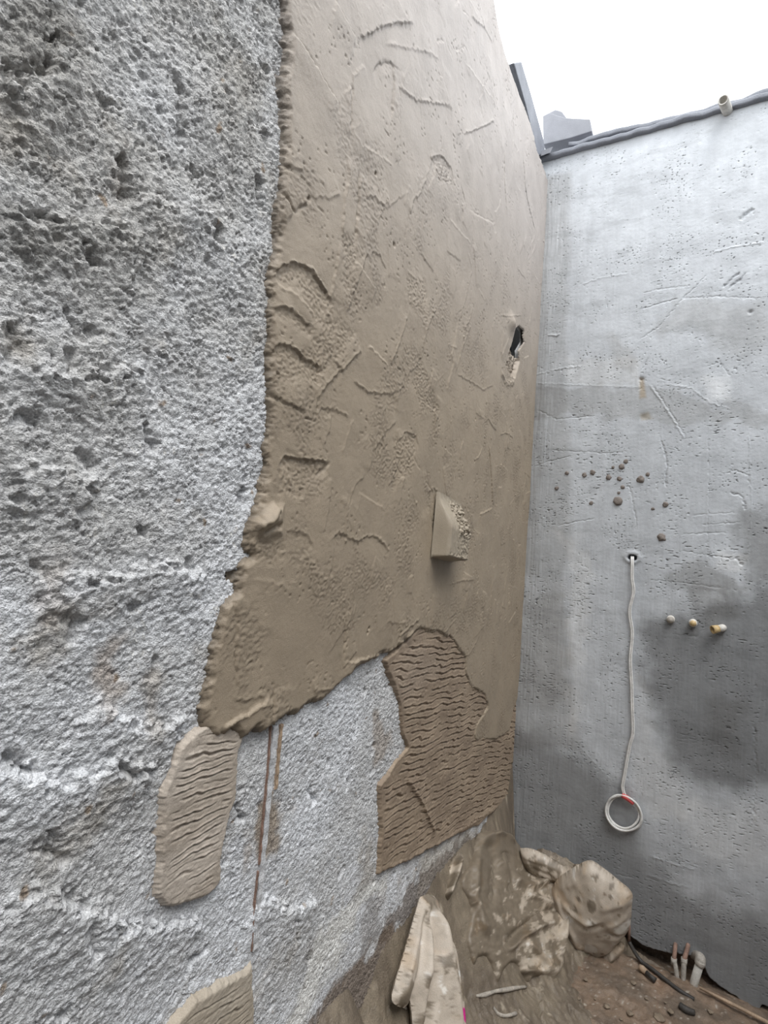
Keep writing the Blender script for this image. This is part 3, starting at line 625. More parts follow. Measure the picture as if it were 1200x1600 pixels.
Q.h = hf(U, V)+.012*fbm(U, V, .10, 3, .55, 701)+.012*np.abs(fbm(U, V, .06, 3, .6, 702))+.0055*fbm(U, V, .018, 2, .65, 703)
Q.h -= .012*np.exp(-(fbm(U, V, .11, 4, .55, 706)/.045)**2)*sst(-.1, .3, fbm(U, V, .10, 2, .5, 707))
Q.h += .006*fbm(U, V, .035, 3, .65, 708)
c1 = np.array([.22, .18, .132]); c2 = np.array([.16, .128, .095])
kk = sst(-.3, .3, fbm(U, V, .10, 4, .6, 711))[..., None]; Q.col = c1*(1-kk)+c2*kk
kk = (sst(.28, .42, fbm(U*1.3, V, .05, 4, .6, 712))*.7*sst(-1.3, -.8, V))[..., None]; Q.col = Q.col*(1-kk)+np.array([.42, .36, .28])*kk
o = Q.mesh('mortar_heap', lambda U, V, h: np.stack([U, V, h], -1), m_mud, keep=Q.h > -.03)
tag(o, 'heap of spilled grey-brown mortar banked against the foot of the left wall', 'mortar heap')
def heap_hit(px, py):
    d = ray(px, py); ts = np.linspace(1.0, 3.4, 400)
    X = CAM[0]+d[0]*ts; Y = CAM[1]+d[1]*ts; Z = CAM[2]+d[2]*ts
    below = (Z < np.maximum(hf(X, Y), 0.0)) | (Y > -.03) | (X < .02)
    i = int(np.argmax(below)) if below.any() else 399
    t = ts[i]; return t

# ------------------------------------------------------------------ sacks
def cloth_cols(a, b, seed, mud, lam=.05, light=(.46, .395, .325), dark=(.195, .158, .116), white=.15):
    n = fbm(a, b, lam, 5, .62, seed)+mud
    kk = sst(-.06, .10, n)[..., None]; c = np.array(light)*(1-kk)+np.array(dark)*kk
    w = (sst(.30, .45, fbm(a+7, b, lam*.7, 4, .6, seed+3))*(1-kk[..., 0])*white*4)[..., None]; w = np.clip(w, 0, 1)
    c = c*(1-w)+np.array([.72, .70, .66])*w  # white highlights of the sack mixed into its colour
    t = (sst(.1, .5, fbm(a-3, b+5, lam*1.6, 3, .6, seed+8))*.5)[..., None]
    return c*(1-t)+c*np.array([1.0, .84, .66])*t
def inflate(name, outline, org, nrm, bulge, mat, folds=(), seed=1, mud=-.1, step=.005, pw=.5, spots=(), lean=None, back=.8, colfn=None, wr=.004, parent=None):
    """closed pillow body: outline traced at its own distance on a plane through org, bulging along nrm on both sides"""
    org = np.array(org, float); nrm = np.array(nrm, float); nrm /= np.linalg.norm(nrm)
    ex = np.cross([0, 0, 1.], nrm); ex /= np.linalg.norm(ex); ey = np.cross(nrm, ex)
    def on(px, py):
        d = ray(px, py); t = ((org-CAM)@nrm)/(d@nrm); p = CAM+d*t-org
        return (float(p@ex), float(p@ey))
    ol = [tuple(q) for q in spline([on(*q) for q in outline]+[on(*outline[0])], 4)][:-1]
    A = np.array(ol); us = np.arange(A[:, 0].min()-step, A[:, 0].max()+step, step); vs_ = np.arange(A[:, 1].min()-step, A[:, 1].max()+step, step)
    F = Field(us, vs_); U, V = F.U, F.V
    sd = poly_sd(U, V, ol)
    # pull outer ring of grid points on to the outline
    eps = step*.5; gu, gv = np.gradient(sd, step, step); gl = np.hypot(gu, gv)+1e-9
    mv = np.where((sd < step*.8) & (sd > -step*1.6), -sd, 0.0)
    Un = U+gu/gl*mv; Vn = V+gv/gl*mv
    s = np.clip(np.where(mv != 0, 0, sd), 0, None); mx = s.max()
    prof = (np.clip(s/mx, 0, 1))**pw
    F.h = bulge*prof
    for fpx, w, am in folds:
        pts = [on(*q) for q in fpx]; d, sdn, t = seg_dist(U+.006*fbm(U, V, .05, 2, .5, seed), V, pts)
        F.h += am*np.exp(-(d/w)**2)*sst(0, .15, t)*sst(1.0, .85, t)*np.minimum(1, s/.012)
    F.h += np.minimum(1, s/.01)*(wr*fbm(U, V, .05, 3, .6, seed+20)+wr*.8*(1-2*np.abs(fbm(U*1.3, V*.9, .07, 2, .6, seed+21))))
    for _ in range(3):
        Hp = np.pad(F.h, 1, mode='edge'); F.h = np.where(s > 0, (Hp[:-2, 1:-1]+Hp[2:, 1:-1]+Hp[1:-1, :-2]+Hp[1:-1, 2:]+2*F.h)/6, 0)
        Hp = np.pad(prof, 1, mode='edge'); prof = np.where(s > 0, (Hp[:-2, 1:-1]+Hp[2:, 1:-1]+Hp[1:-1, :-2]+Hp[1:-1, 2:]+2*prof)/6, 0)
    col = cloth_cols(U, V, seed+30, mud if not callable(mud) else mud(U, V))
    for q, r_, c in spots:  # the pale spots are painted glints, the rest real marks
        cc = on(*q); dd = np.hypot((U-cc[0]), (V-cc[1])*.75)+.3*r_*fbm(U, V, r_, 2, .5, seed); m_ = sst(r_, r_*.8, dd)[..., None]; col = col*(1-m_)+np.array(c)*m_
    ok = sd > -step*1.6; nu, nv = U.shape; idx = np.arange(nu*nv).reshape(nu, nv)
    q = np.stack([idx[:-1, :-1], idx[1:, :-1], idx[1:, 1:], idx[:-1, 1:]], -1)
    kf = ok[:-1, :-1] & ok[1:, :-1] & ok[1:, 1:] & ok[:-1, 1:] & ((sd[:-1, :-1] > 0) | (sd[1:, :-1] > 0) | (sd[1:, 1:] > 0) | (sd[:-1, 1:] > 0))
    q = q[kf]
    # nrm points away from the camera: the front face is on the minus side
    def P3(h): return org+Un[..., None]*ex+Vn[..., None]*ey-h[..., None]*nrm
    hb = -bulge*prof*back-.001
    Pf = P3(F.h).reshape(-1, 3); Pb = P3(np.where(prof > 0, hb, 0)).reshape(-1, 3)
    P_ = np.concatenate([Pf, Pb]); q2 = q[:, ::-1]+nu*nv
    C_ = np.concatenate([col.reshape(-1, 3)]*2)
    o = grid_obj(name, P_, np.concatenate([q, q2]), mat, C_, parent)
    return o

vw = FW.copy(); vw[2] = 0; vw /= np.linalg.norm(vw)
SK = empty('plastic_sack', tuple(G(930, 1497)))
tag(SK, 'crumpled beige plastic sack smeared with mortar, lying in the corner on the heap', 'sack')
g = G(935, 1490)
dn = (.02, .97, .20)
body = inflate('sack_body', [(876, 1368), (900, 1353), (921, 1345), (948, 1362), (975, 1384), (988, 1396), (987, 1420), (985, 1445), (978, 1460), (966, 1474), (955, 1486), (925, 1492), (905, 1502), (884, 1505), (876, 1490), (858, 1470), (852, 1430), (860, 1390)],
    (g[0], g[1]-.02, .2), dn, .085, m_sack, folds=[([(868, 1378), (895, 1368), (921, 1346)], .010, .010), ([(880, 1392), (905, 1408), (925, 1415), (945, 1414)], .008, .011), ([(880, 1400), (905, 1416), (930, 1424), (950, 1420)], .007, -.010),
        ([(865, 1378), (885, 1410), (905, 1440), (915, 1470)], .010, .012), ([(858, 1395), (885, 1440), (897, 1475)], .012, -.012), ([(950, 1435), (962, 1448), (980, 1458)], .008, -.014), ([(955, 1430), (975, 1425), (987, 1422)], .006, .008), ([(884, 1505), (915, 1488), (955, 1484)], .012, .008), ([(948, 1362), (940, 1380), (950, 1400), (985, 1400)], .008, .006)],
    seed=21, mud=-.30, spots=[((930, 1392), .017, (.20, .165, .125)), ((909, 1385), .008, (.22, .18, .14)), ((957, 1376), .008, (.23, .19, .15)), ((957, 1386), .006, (.22, .18, .14)), ((970, 1414), .006, (.25, .20, .15)), ((928, 1460), .022, (.66, .63, .58)), ((972, 1440), .022, (.70, .67, .61)), ((895, 1413), .009, (.68, .65, .6)),
        ((985, 1440), .010, (.66, .63, .58)), ((955, 1447), .005, (.26, .2, .15)), ((940, 1440), .004, (.26, .2, .15)), ((946, 1424), .005, (.26, .2, .15)), ((925, 1372), .004, (.26, .2, .15)), ((948, 1380), .005, (.26, .2, .15))])
child(SK, body)
g2 = G(958, 1505)
child(SK, inflate('sack_corner', [(935, 1490), (950, 1480), (972, 1472), (975, 1485), (966, 1496), (957, 1506), (948, 1498)], (g2[0], g2[1]+.02, .05), dn, .03, m_sack, seed=31, mud=-.05, spots=[], wr=.002, folds=[([(955, 1480), (958, 1505)], .006, .008)], step=.004))
child(SK, inflate('sack_fold', [(812, 1325), (832, 1327), (868, 1345), (882, 1354), (905, 1350), (890, 1372), (860, 1378), (835, 1365), (818, 1350)], (g[0]-.05, -.10, .3), dn, .04, m_sack, seed=37, mud=.05, wr=.004, folds=[([(815, 1328), (850, 1340), (885, 1356)], .008, .010), ([(830, 1345), (870, 1362)], .007, -.01)], step=.004))

def drape(name, outline, mat, off, seed, mud, folds=(), stp=2.0, wr=.005, parent=None, light=(.44, .375, .30)):
    """a sheet that lies over the heap; 12 mm thick rim so that it is a body"""
    A = np.array(outline, float)
    us = np.arange(A[:, 0].min()-stp, A[:, 0].max()+stp, stp); vs_ = np.arange(A[:, 1].min()-stp, A[:, 1].max()+stp, stp)
    F = Field(us, vs_); U, V = F.U, F.V
    ol = [tuple(q) for q in spline([list(q) for q in outline]+[list(outline[0])], 4)][:-1]
    sd = poly_sd(U, V, ol)+2.0*fbm(U, V, 14, 3, .6, seed)
    cu = us[::6]; cv = vs_[::6]
    T = np.array([[heap_hit(a, b) for b in np.append(cv, vs_[-1])] for a in np.append(cu, us[-1])])
    xu = np.append(cu, us[-1]); xv = np.append(cv, vs_[-1])
    for _ in range(2):   # smooth
        Tp = np.pad(T, 1, mode='edge'); T = (Tp[:-2, 1:-1]+Tp[2:, 1:-1]+Tp[1:-1, :-2]+Tp[1:-1, 2:]+2*Tp[1:-1, 1:-1])/6
    rows = np.array([np.interp(vs_, xv, r) for r in T]); Tf = np.array([np.interp(us, xu, rows[:, j]) for j in range(len(vs_))]).T
    e = sst(-3, 12, sd)
    h = off*e
    for fpx, w, am in folds:
        d, _, t = seg_dist(U+3*fbm(U, V, 20, 2, .5, seed+1), V, fpx); h = h+am*np.exp(-(d/w)**2)*sst(0, .15, t)*sst(1, .85, t)*e
    h = h+e*wr*(1-2*np.abs(fbm(U, V*.6, 26, 3, .6, seed+2)))+e*wr*.5*fbm(U, V, 9, 2, .6, seed+3)-.03*(1-e)
    D = CX*((U[..., None]-600)/FPX)-CY*((V[..., None]-800)/FPX)+FW
    # straight up / outward lift in the place, not along the view
    lift = np.array([.45, -.55, .70])
    P3 = CAM+D*Tf[..., None]+lift*h[..., None]
    col = cloth_cols(U/300, V/420, seed+30, mud(U, V) if callable(mud) else mud, lam=.05, light=light)
    nu, nv = U.shape; idx = np.arange(nu*nv).reshape(nu, nv); ok = sd > -3
    q = np.stack([idx[:-1, :-1], idx[1:, :-1], idx[1:, 1:], idx[:-1, 1:]], -1)[ok[:-1, :-1] & ok[1:, :-1] & ok[1:, 1:] & ok[:-1, 1:]]
    Pb = P3-lift*.012
    return grid_obj(name, np.concatenate([P3.reshape(-1, 3), Pb.reshape(-1, 3)]), np.concatenate([q[:, ::-1], q+nu*nv]), mat, np.concatenate([col.reshape(-1, 3)]*2), parent)
def mudm(U, V):   # mud-caked at the upper left, paler lower right
    return .05+.30*sst(90, -10, (U-760)+(1390-V)*-.1)+.35*sst(1372, 1335, V)-.12*sst(820, 880, U)
child(SK, drape('sack_flap', [(752, 1300), (775, 1293), (800, 1300), (818, 1325), (838, 1345), (870, 1362), (886, 1400), (893, 1440), (886, 1485), (886, 1510), (868, 1535), (845, 1528), (822, 1540), (800, 1510), (775, 1545), (755, 1500), (738, 1520), (722, 1470), (728, 1420), (712, 1380), (733, 1340)],
    m_sack, .016, 51, mudm, folds=[([(780, 1340), (800, 1375), (830, 1385), (862, 1372)], 7, .03), ([(785, 1330), (796, 1370), (800, 1400)], 5, -.03), ([(790, 1490), (815, 1465), (840, 1450), (868, 1440)], 4, .025), ([(780, 1480), (810, 1452), (850, 1425), (875, 1420)], 6, -.02),
        ([(868, 1376), (882, 1420), (880, 1500)], 6, .03), ([(800, 1520), (830, 1518), (852, 1534)], 4, .025), ([(820, 1400), (850, 1408), (862, 1418)], 5, .025), ([(745, 1330), (740, 1400), (760, 1470)], 6, .025), ([(760, 1310), (770, 1350), (765, 1420)], 6, -.02), ([(770, 1304), (790, 1303), (806, 1318)], 5, .02), ([(820, 1470), (850, 1500), (870, 1525)], 5, .02)]))

# the folded sack standing upright by the left wall
def hp(px, py): return CAM+ray(px, py)*heap_hit(px, py)
q1 = hp(674, 1405); q2 = hp(640, 1592); q3 = hp(712, 1592)
nn = np.cross(q2-q1, q3-q1); nn /= np.linalg.norm(nn); nn = nn if nn@FW > 0 else -nn
gs = q2
SK2 = empty('plastic_sack', tuple(float(v) for v in gs))
tag(SK2, 'folded dirty cream sack standing upright with a magenta mark near the bottom edge', 'sack')
def mud2(U, V): return -.16+.5*sst(.02, .09, V-.33)
child(SK2, inflate('sack_body', [(656, 1402), (668, 1397), (680, 1402), (684, 1420), (694, 1450), (702, 1480), (708, 1520), (714, 1560), (718, 1620), (720, 1700), (640, 1700), (645, 1620), (640, 1560), (632, 1575), (612, 1562), (622, 1520), (634, 1480), (645, 1440)],
    q1-nn*.035, nn, .055, m_sack, seed=61, mud=lambda a, b: -.17+.22*sst(.0, .12, -a)-.05*sst(-.05, .06, b), step=.0035, wr=.0015, pw=.6,
    folds=[([(668, 1404), (664, 1450), (660, 1500), (655, 1600), (652, 1690)], .010, -.032), ([(672, 1410), (674, 1480), (680, 1560), (690, 1690)], .014, .022), ([(680, 1450), (688, 1500), (695, 1560), (702, 1690)], .007, -.036), ([(690, 1450), (698, 1500), (706, 1560), (712, 1690)], .010, .014),
           ([(655, 1410), (640, 1470), (628, 1520), (618, 1560)], .008, .014), ([(660, 1420), (648, 1480), (640, 1530), (636, 1570)], .008, -.016), ([(660, 1430), (652, 1500), (648, 1580), (646, 1680)], .008, .012), ([(671, 1405), (676, 1430), (679, 1455)], .005, -.010)],
    spots=[((706, 1583), .013, (.55, .02, .22)), ((694, 1447), .011, (.20, .165, .13)), ((668, 1397), .03, (.23, .19, .145)), ((630, 1548), .02, (.22, .18, .135)), ((676, 1412), .008, (.26, .2, .15)), ((624, 1558), .016, (.21, .17, .125)), ((668, 1545), .006, (.68, .64, .58)), ((700, 1520), .006, (.66, .64, .6)), ((692, 1462), .008, (.66, .64, .6))]))
# narrow muddy fold of sack against the wall behind it
o = drape('sack_strip', [(712, 1338), (724, 1332), (728, 1350), (716, 1390), (700, 1415), (690, 1405), (694, 1385)], m_sack, .02, 71, .15, folds=[([(720, 1338), (712, 1370), (696, 1408)], 4, .03)])
tag(o, 'narrow twisted strip of muddy sacking between the wall and the heap', 'sacking')

# ------------------------------------------------------------------ mortar-covered block standing out of the plaster
def blob_box(name, corners, depth, mat, seed, rough=.004, n=26):
    """box with a rough face: corners = four (y,z) on the wall, extruded to x=depth"""
    c = [np.array(q) for q in corners]; s = np.linspace(0, 1, n); S, T = np.meshgrid(s, s, indexing='ij')
    YZ = (c[0]*((1-S)*(1-T))[..., None]+c[1]*(S*(1-T))[..., None]+c[2]*(S*T)[..., None]+c[3]*((1-S)*T)[..., None])
    ed = np.minimum(np.minimum(S, 1-S), np.minimum(T, 1-T)); X = depth*sst(0, .10, ed)+.005
    nz = fbm(YZ[..., 0], YZ[..., 1], .02, 3, .6, seed)
    X = X+rough*nz*2*sst(0, .1, ed)
    ctr = sum(c)/4; sc = 1-.16*(1-sst(0, .3, ed))*0
    P3 = np.stack([X, ctr[0]+(YZ[..., 0]-ctr[0])*sc, ctr[1]+(YZ[..., 1]-ctr[1])*sc], -1)
    return P3
n = 90
cq = [L(681, 872, .03), L(716, 880, .03), L(728, 790, .03), L(690, 768, .03)]
s = np.linspace(0, 1, n); S, T = np.meshgrid(s, s, indexing='ij'); c = [np.array(q) for q in cq]
YZ = (c[0]*((1-S)*(1-T))[..., None]+c[1]*(S*(1-T))[..., None]+c[2]*(S*T)[..., None]+c[3]*((1-S)*T)[..., None])
ed = np.minimum(sst(0, .05, S)*1, sst(0, .14, 1-S)); bot = sst(0, .06, T); top = sst(1.0, .45, T)
X = .016+.048*ed*bot*(.15+.85*top)
X += ed*bot*(.024*fbm(YZ[..., 0], YZ[..., 1], .016, 4, .75, 5)*sst(.25, .5, S)*(.25+.75*sst(.35, .5, T))*sst(1.0, .85, T)+.010*fbm(YZ[..., 0], YZ[..., 1], .012, 3, .7, 15)*sst(.16, .02, T)+.0015*fbm(YZ[..., 0]*6, YZ[..., 1], .02, 2, .6, 6))
col = np.full(X.shape+(3,), 1.0)*np.array([.35, .295, .225])
idx = np.arange(n*n).reshape(n, n); q = np.stack([idx[:-1, :-1], idx[1:, :-1], idx[1:, 1:], idx[:-1, 1:]], -1).reshape(-1, 4)
o = grid_obj('mortar_block', np.stack([X, YZ[..., 0], YZ[..., 1]], -1).reshape(-1, 3), q, m_plaster, col.reshape(-1, 3))
tag(o, 'mortar-covered block sticking out of the wet plaster low beside the corner', 'block')

# ------------------------------------------------------------------ guide strip in the roughcast
GS = empty('guide_strip', (0.006, float(L(400, 1480)[0]), float(L(400, 1480)[1])))
tag(GS, 'thin upright guide strip under the plaster, grey with a rusty left edge', 'strip')
def ribbon(name, px, w, x0, x1, mat):
    pts = [np.array(L(*p)) for p in px]; pts = spline([list(p) for p in pts], 14); V_ = []; Fc = []
    for i, p in enumerate(pts):
        w_ = w*(1+.22*math.sin(i*.9)*math.sin(i*.31)); xo = .0006*math.sin(i*1.3)
        V_ += [(x0, p[0]-w_/2, p[1]), (x1+xo, p[0]-w_/2, p[1]), (x1+xo, p[0]+w_/2, p[1]), (x0, p[0]+w_/2, p[1])]
    for i in range(len(pts)-1):
        a = i*4
        for k in range(4): Fc.append((a+k, a+(k+1) % 4, a+4+(k+1) % 4, a+4+k))
    Fc += [(0, 3, 2, 1), (len(V_)-4, len(V_)-3, len(V_)-2, len(V_)-1)]
    return poly_obj(name, V_, Fc, mat, smooth=False)
child(GS, ribbon('strip_body', [(428, 1133), (421, 1200), (414, 1280), (406, 1360), (400, 1430), (396, 1482)], .011, -.01, .0050, m_strip))
child(GS, ribbon('rusty_edge', [(421, 1133), (416, 1200), (408, 1290), (403, 1350)], .0028, -.01, .0045, m_rust))
o = child(GS, ribbon('timber_edge', [(438, 1131), (433, 1180), (429, 1232)], .006, -.01, .0045, m_wood)); o['label'] = 'tan sliver along the right edge'
child(GS, ribbon('groove_edge', [(401, 1360), (394, 1430), (391, 1485)], .0018, -.01, .0045, m_rust))

# ------------------------------------------------------------------ tops of the walls
def band(name, prof, xs, fn, mat, parent=None, seed=0, amp=.004):
    """sweep a closed (a, b) profile along xs; fn(x, a, b) -> 3D"""
    V_ = []; Fc = []; m_ = len(prof)
    for i, x in enumerate(xs):
        for (a, b) in prof:
            k = amp*float(perlin(np.array(x/.06), np.array(a*9.0+b*5+seed), seed))
            V_.append(fn(x, a+k, b+k*.7))
    for i in range(len(xs)-1):
        for k in range(m_): Fc.append((i*m_+k, i*m_+(k+1) % m_, (i+1)*m_+(k+1) % m_, (i+1)*m_+k))
    Fc += [tuple(reversed(range(m_))), tuple(range((len(xs)-1)*m_, len(xs)*m_))]
    return poly_obj(name, V_, Fc, mat, parent)
def prof_round(a0, a1, b0, b1, r=.008):
    out = []
    for (ca, cb, s0) in ((a1-r, b1-r, 0), (a0+r, b1-r, 90), (a0+r, b0+r, 180), (a1-r, b0+r, 270)):
        for k in range(4):
            an = math.radians(s0+k*30); out.append((ca+r*math.cos(an), cb+r*math.sin(an)))
    return out
xs = np.arange(-.05, 2.4, .02)
HT = H-.02
c1 = band('trim_1', prof_round(-.26, .020, -.006, .014, .006), xs, lambda x, a, b: (x, -a, HT+b+.012*math.sin(x*2.1)*0), m_coping, seed=3, amp=.006)
struct(c1)
xs2 = np.arange(.09, 2.4, .02)
c2 = band('trim_2', prof_round(-.26, .006, .020, .040, .006), xs2, lambda x, a, b: (x, -a-.012*math.sin(x*5)*.3, HT+b+.006*math.sin(x*6+1)), m_coping, seed=9, amp=.008)
struct(c2)
# little end piece of the lower layer in the corner
o = poly_obj('render_flake', *(lambda p: ([tuple(v) for v in p], [(0, 1, 2, 3), (7, 6, 5, 4), (0, 4, 5, 1), (1, 5, 6, 2), (2, 6, 7, 3), (3, 7, 4, 0)]))(
    [hit(846, 236, 1, -.05), hit(864, 229, 1, -.05), hit(860, 238, 1, -.05), hit(845, 244, 1, -.05), hit(846, 236, 1, -.0), hit(864, 229, 1, -.0), hit(860, 238, 1, -.0), hit(845, 244, 1, -.0)]), m_block, smooth=False)
tag(o, 'small pale flake of render under the coping in the corner', 'render flake')
# block standing on the coping near the corner
def prism(name, pxs, y, dy, mat, bev=.003):
    a = [hit(px, py, 1, y) for px, py in pxs]; n = len(a); b = [p+np.array([0, dy, 0]) for p in a]
    Fc = [tuple(range(n)), tuple(reversed(range(n, 2*n)))]+[(i, n+i, n+(i+1) % n, (i+1) % n) for i in range(n)]
    o = poly_obj(name, a+b, Fc, mat, smooth=False)
    md = o.modifiers.new('bevel', 'BEVEL'); md.width = bev; md.segments = 2
    return o
o = prism('coping_block', [(849, 226), (848, 181), (858, 176), (884, 184), (922, 186), (925, 205), (890, 216)], .02, .10, m_block)
tag(o, 'grey concrete block standing on the wall top beside the corner', 'block')
o = prism('coping_chip', [(853, 182), (858, 176), (868, 171), (878, 174), (886, 185), (866, 186)], .05, .05, m_block)
tag(o, 'small pointed grey stone leaning on the block on the wall top', 'stone')
# board along the top of the left wall
ya = L(803, 97)[0]
a = [hit(803, 98, 0, -.01), hit(815, 96, 0, -.01), hit(831, 150, 0, -.01), hit(849, 216, 0, -.01), hit(853, 242, 0, -.01), hit(840, 242, 0, -.01), hit(822, 165, 0, -.01)]
b = [p+np.array([-.05, 0, 0]) for p in a]; n = len(a)
o = poly_obj('edging_board', a+b, [tuple(range(n)), tuple(reversed(range(n, 2*n)))]+[(i, n+i, n+(i+1) % n, (i+1) % n) for i in range(n)], m_coping, smooth=False)
md = o.modifiers.new('bevel', 'BEVEL'); md.width = .004; md.segments = 2
tag(o, 'dark grey edging board along the top of the plastered left wall', 'board')
# conduit stub
p0 = hit(1139, 172, 1, 0.0)
p0 = np.array(p0); p0[1] = .02; tip = hit(1130, 156, 1, -.085)
o = tube('conduit_stub', [p0, (p0+tip)/2, tip], .0165, m_pvc, seg=24, hollow=.004)
tag(o, 'short white pipe stub poking out over the top of the right wall', 'pipe')

# ------------------------------------------------------------------ cable with its coil
hc3 = hit(988, 871, 1, 0.0)
CB = empty('electric_cable', tuple(hc3)); tag(CB, 'white electric cable hanging from a hole in the right wall, coiled at its end', 'cable')
run = [hit(988, 869, 1, .03)]+[hit(px, py, 1, -d) for px, py, d in [(988, 874, .008), (988, 905, .012), (990, 925, .012), (984, 955, .010), (988, 990, .009), (985, 1030, .010), (987, 1070, .010), (988, 1105, .010), (989, 1145, .010), (984, 1165, .010), (977, 1205, .012), (973, 1230, .012), (977, 1244, .013)]]
run = spline(run, 8)
V1 = merge(tube_geo([p+np.array([-.0028, 0, 0]) for p in run], .0034, seg=10), tube_geo([p+np.array([.0028, -.0006, 0]) for p in run], .0034, seg=10))
child(CB, poly_obj('cable_run', V1[0], V1[1], m_cable))
cc = hit(974, 1269, 1, -.014)
def coil(cx, cz, rx, rz, n_, ph, y, tilt):
    out = []
    for i in range(n_):
        t = 2*math.pi*i/n_; x = rx*math.cos(t)*(1+.03*math.sin(3*t+ph)); z = rz*math.sin(t)
        out.append((cx+x*math.cos(tilt)-z*math.sin(tilt), y+.004*math.sin(2*t+ph), cz+x*math.sin(tilt)+z*math.cos(tilt)))
    return out
ex = abs(hit(1004, 1269, 1, 0)[0]-hit(974, 1269, 1, 0)[0]); ez = abs(hit(974, 1297, 1, 0)[2]-hit(974, 1269, 1, 0)[2])
gg = merge(tube_geo(coil(cc[0]-.003, cc[2]+.001, ex*.84, ez*.90, 48, 0, cc[1], -.3), .0040, 10, True), tube_geo(coil(cc[0], cc[2]-.001, ex*.93, ez*.99, 48, 1.4, cc[1]-.004, -.45), .0040, 10, True), tube_geo(coil(cc[0]+.005, cc[2]-.004, ex*.90, ez*.94, 48, 2.6, cc[1]+.003, -.2), .0038, 10, True))
child(CB, poly_obj('cable_coil', gg[0], gg[1], m_cable))
tp = [hit(972, 1243, 1, -.016), hit(980, 1247, 1, -.018), hit(990, 1255, 1, -.016)]
child(CB, tube('tape', spline(tp, 5), [.0085, .0095, .008], m_tape, seg=14))

# ------------------------------------------------------------------ capped stubs in the wall
def stub(px, py, ln, r, mat, label, capmat, hexcap=False, end=None):
    a = hit(px, py, 1, -ln); b = a.copy(); b[1] = .01
    root = empty('pipe_stub', (float(b[0]), 0, float(b[2]))); tag(root, label, 'pipe stub')
    child(root, tube('pipe_body', [b, a], r, mat, seg=20))
    c0 = a+np.array([0, -.0005, 0]); c1 = a+np.array([0, -.005, 0])
    child(root, tube('plug', [c0+np.array([0, .006, 0]), c0, c1], [r*.85, r*.85, r*.7], capmat, seg=6 if hexcap else 18))
    return root
stub(1048, 968, .014, .0135, m_pvc, 'leftmost short grey capped pipe stub on the right wall', m_pvcd)
stub(1083, 974, .022, .0135, m_pvc, 'middle capped pipe stub with a cream plug on the right wall', m_brass, True)
a = hit(1113, 984, 1, -.035); b = hit(1129, 981, 1, -.018); w_ = hit(1130, 981, 1, .01)
ST3 = empty('pipe_stub', (float(w_[0]), 0, float(w_[2]))); tag(ST3, 'rightmost pipe stub, longer and angled, with an open brass mouth', 'pipe stub')
child(ST3, tube('pipe_body', [w_, b*.999+w_*.001, (a+b)/2], [.0115, .0125, .012], m_pvc, seg=20))
o = child(ST3, tube('mouth', [(a+b)/2+(b-a)*.1, a], [.0125, .0145], m_brass, seg=24, hollow=.0035)); o['label'] = 'open brass mouth'

# ------------------------------------------------------------------ pipes rising at the foot of the right wall
def riser(pts, r, label, joint, elbow=None, mat=m_pvcd):
    P3 = [hit(px, py, 1, -d) for px, py, d in pts]
    g0 = P3[-1]; root = empty('supply_pipe', (float(g0[0]), float(g0[1]), float(g0[2]))); tag(root, label, 'pipe', 'plumbing pipes at the foot of the right wall')
    child(root, tube('rusty_end', spline(P3[:joint+1], 5), [r*.8, r*.95], m_rust, seg=16))
    child(root, tube('pipe_body', spline(P3[joint:], 5), r, mat, seg=16))
    child(root, tube('coupling', [P3[joint]+np.array([0, 0, .006]), P3[joint]-np.array([0, 0, .014])], r*1.28, mat, seg=16))
    return root
riser([(1056, 1471, -.012), (1055, 1480, .012), (1053, 1500, .035), (1057, 1520, .045), (1059, 1560, .05)], .0075, 'left thin dirty pipe with a rusty top at the foot of the right wall', 2)
riser([(1076, 1472, -.012), (1074, 1482, .012), (1069, 1500, .035), (1068, 1520, .045), (1067, 1570, .06)], .0080, 'middle thin dirty pipe with a rusty top, next to the thick pipe', 2)
P3 = [hit(1094, 1503, 1, -.045), hit(1086, 1530, 1, -.05), hit(1078, 1562, 1, -.06)]
root = empty('supply_pipe', tuple(P3[-1])); tag(root, 'right thick pale pipe with an elbow going into the foot of the wall', 'pipe', 'plumbing pipes at the foot of the right wall')
child(root, tube('pipe_body', P3, .0125, m_pvc, seg=20))
child(root, tube('elbow', spline([P3[1]+(P3[0]-P3[1])*.9, P3[0], hit(1094, 1496, 1, -.035), hit(1084, 1492, 1, .02)], 5), [.016, .0165, .015, .015], m_pvcd, seg=20))
child(root, tube('coupling', [P3[2]+(P3[1]-P3[2])*.3, P3[2]+(P3[1]-P3[2])*.02], .0155, m_pvcd, seg=20))
o = tube('pipe_elbow', spline([G(1062, 1570, .012), G(1072, 1578, .010), G(1085, 1582, .008)], 5), [.009, .011, .008], m_black, seg=14); tag(o, 'black fitting on the mud where the three pipes meet', 'pipe fitting')

# hose, fittings, rod, twigs, clods
o = tube('black_hose', spline([hit(983, 1472, 1, -.045), G(1000, 1500, .012), G(1020, 1515, .012), G(1040, 1531, .010), G(1062, 1548, .008), G(1085, 1562, .004)], 6), .0065, m_black, seg=14)
tag(o, 'black hose lying along the foot of the right wall', 'hose')
o = tube('steel_bar', [hit(983, 1432, 1, -.01), hit(983, 1472, 1, -.018)], .005, m_rust, seg=10); tag(o, 'short rusty bar upright behind the beige sack', 'bar')
o = tube('hose_connector', [G(999, 1511, .014), G(1004, 1514, .014), G(1010, 1519, .013)], [.009, .011, .009], m_wood, seg=14); tag(o, 'orange-tan connector on the mud in front of the black hose', 'hose fitting')
o = tube('hose_joint', [G(1010, 1520, .014), G(1017, 1526, .014), G(1024, 1532, .012)], [.008, .007, .009], m_black, seg=14); tag(o, 'black joint on the mud beside the orange-tan connector', 'hose fitting')
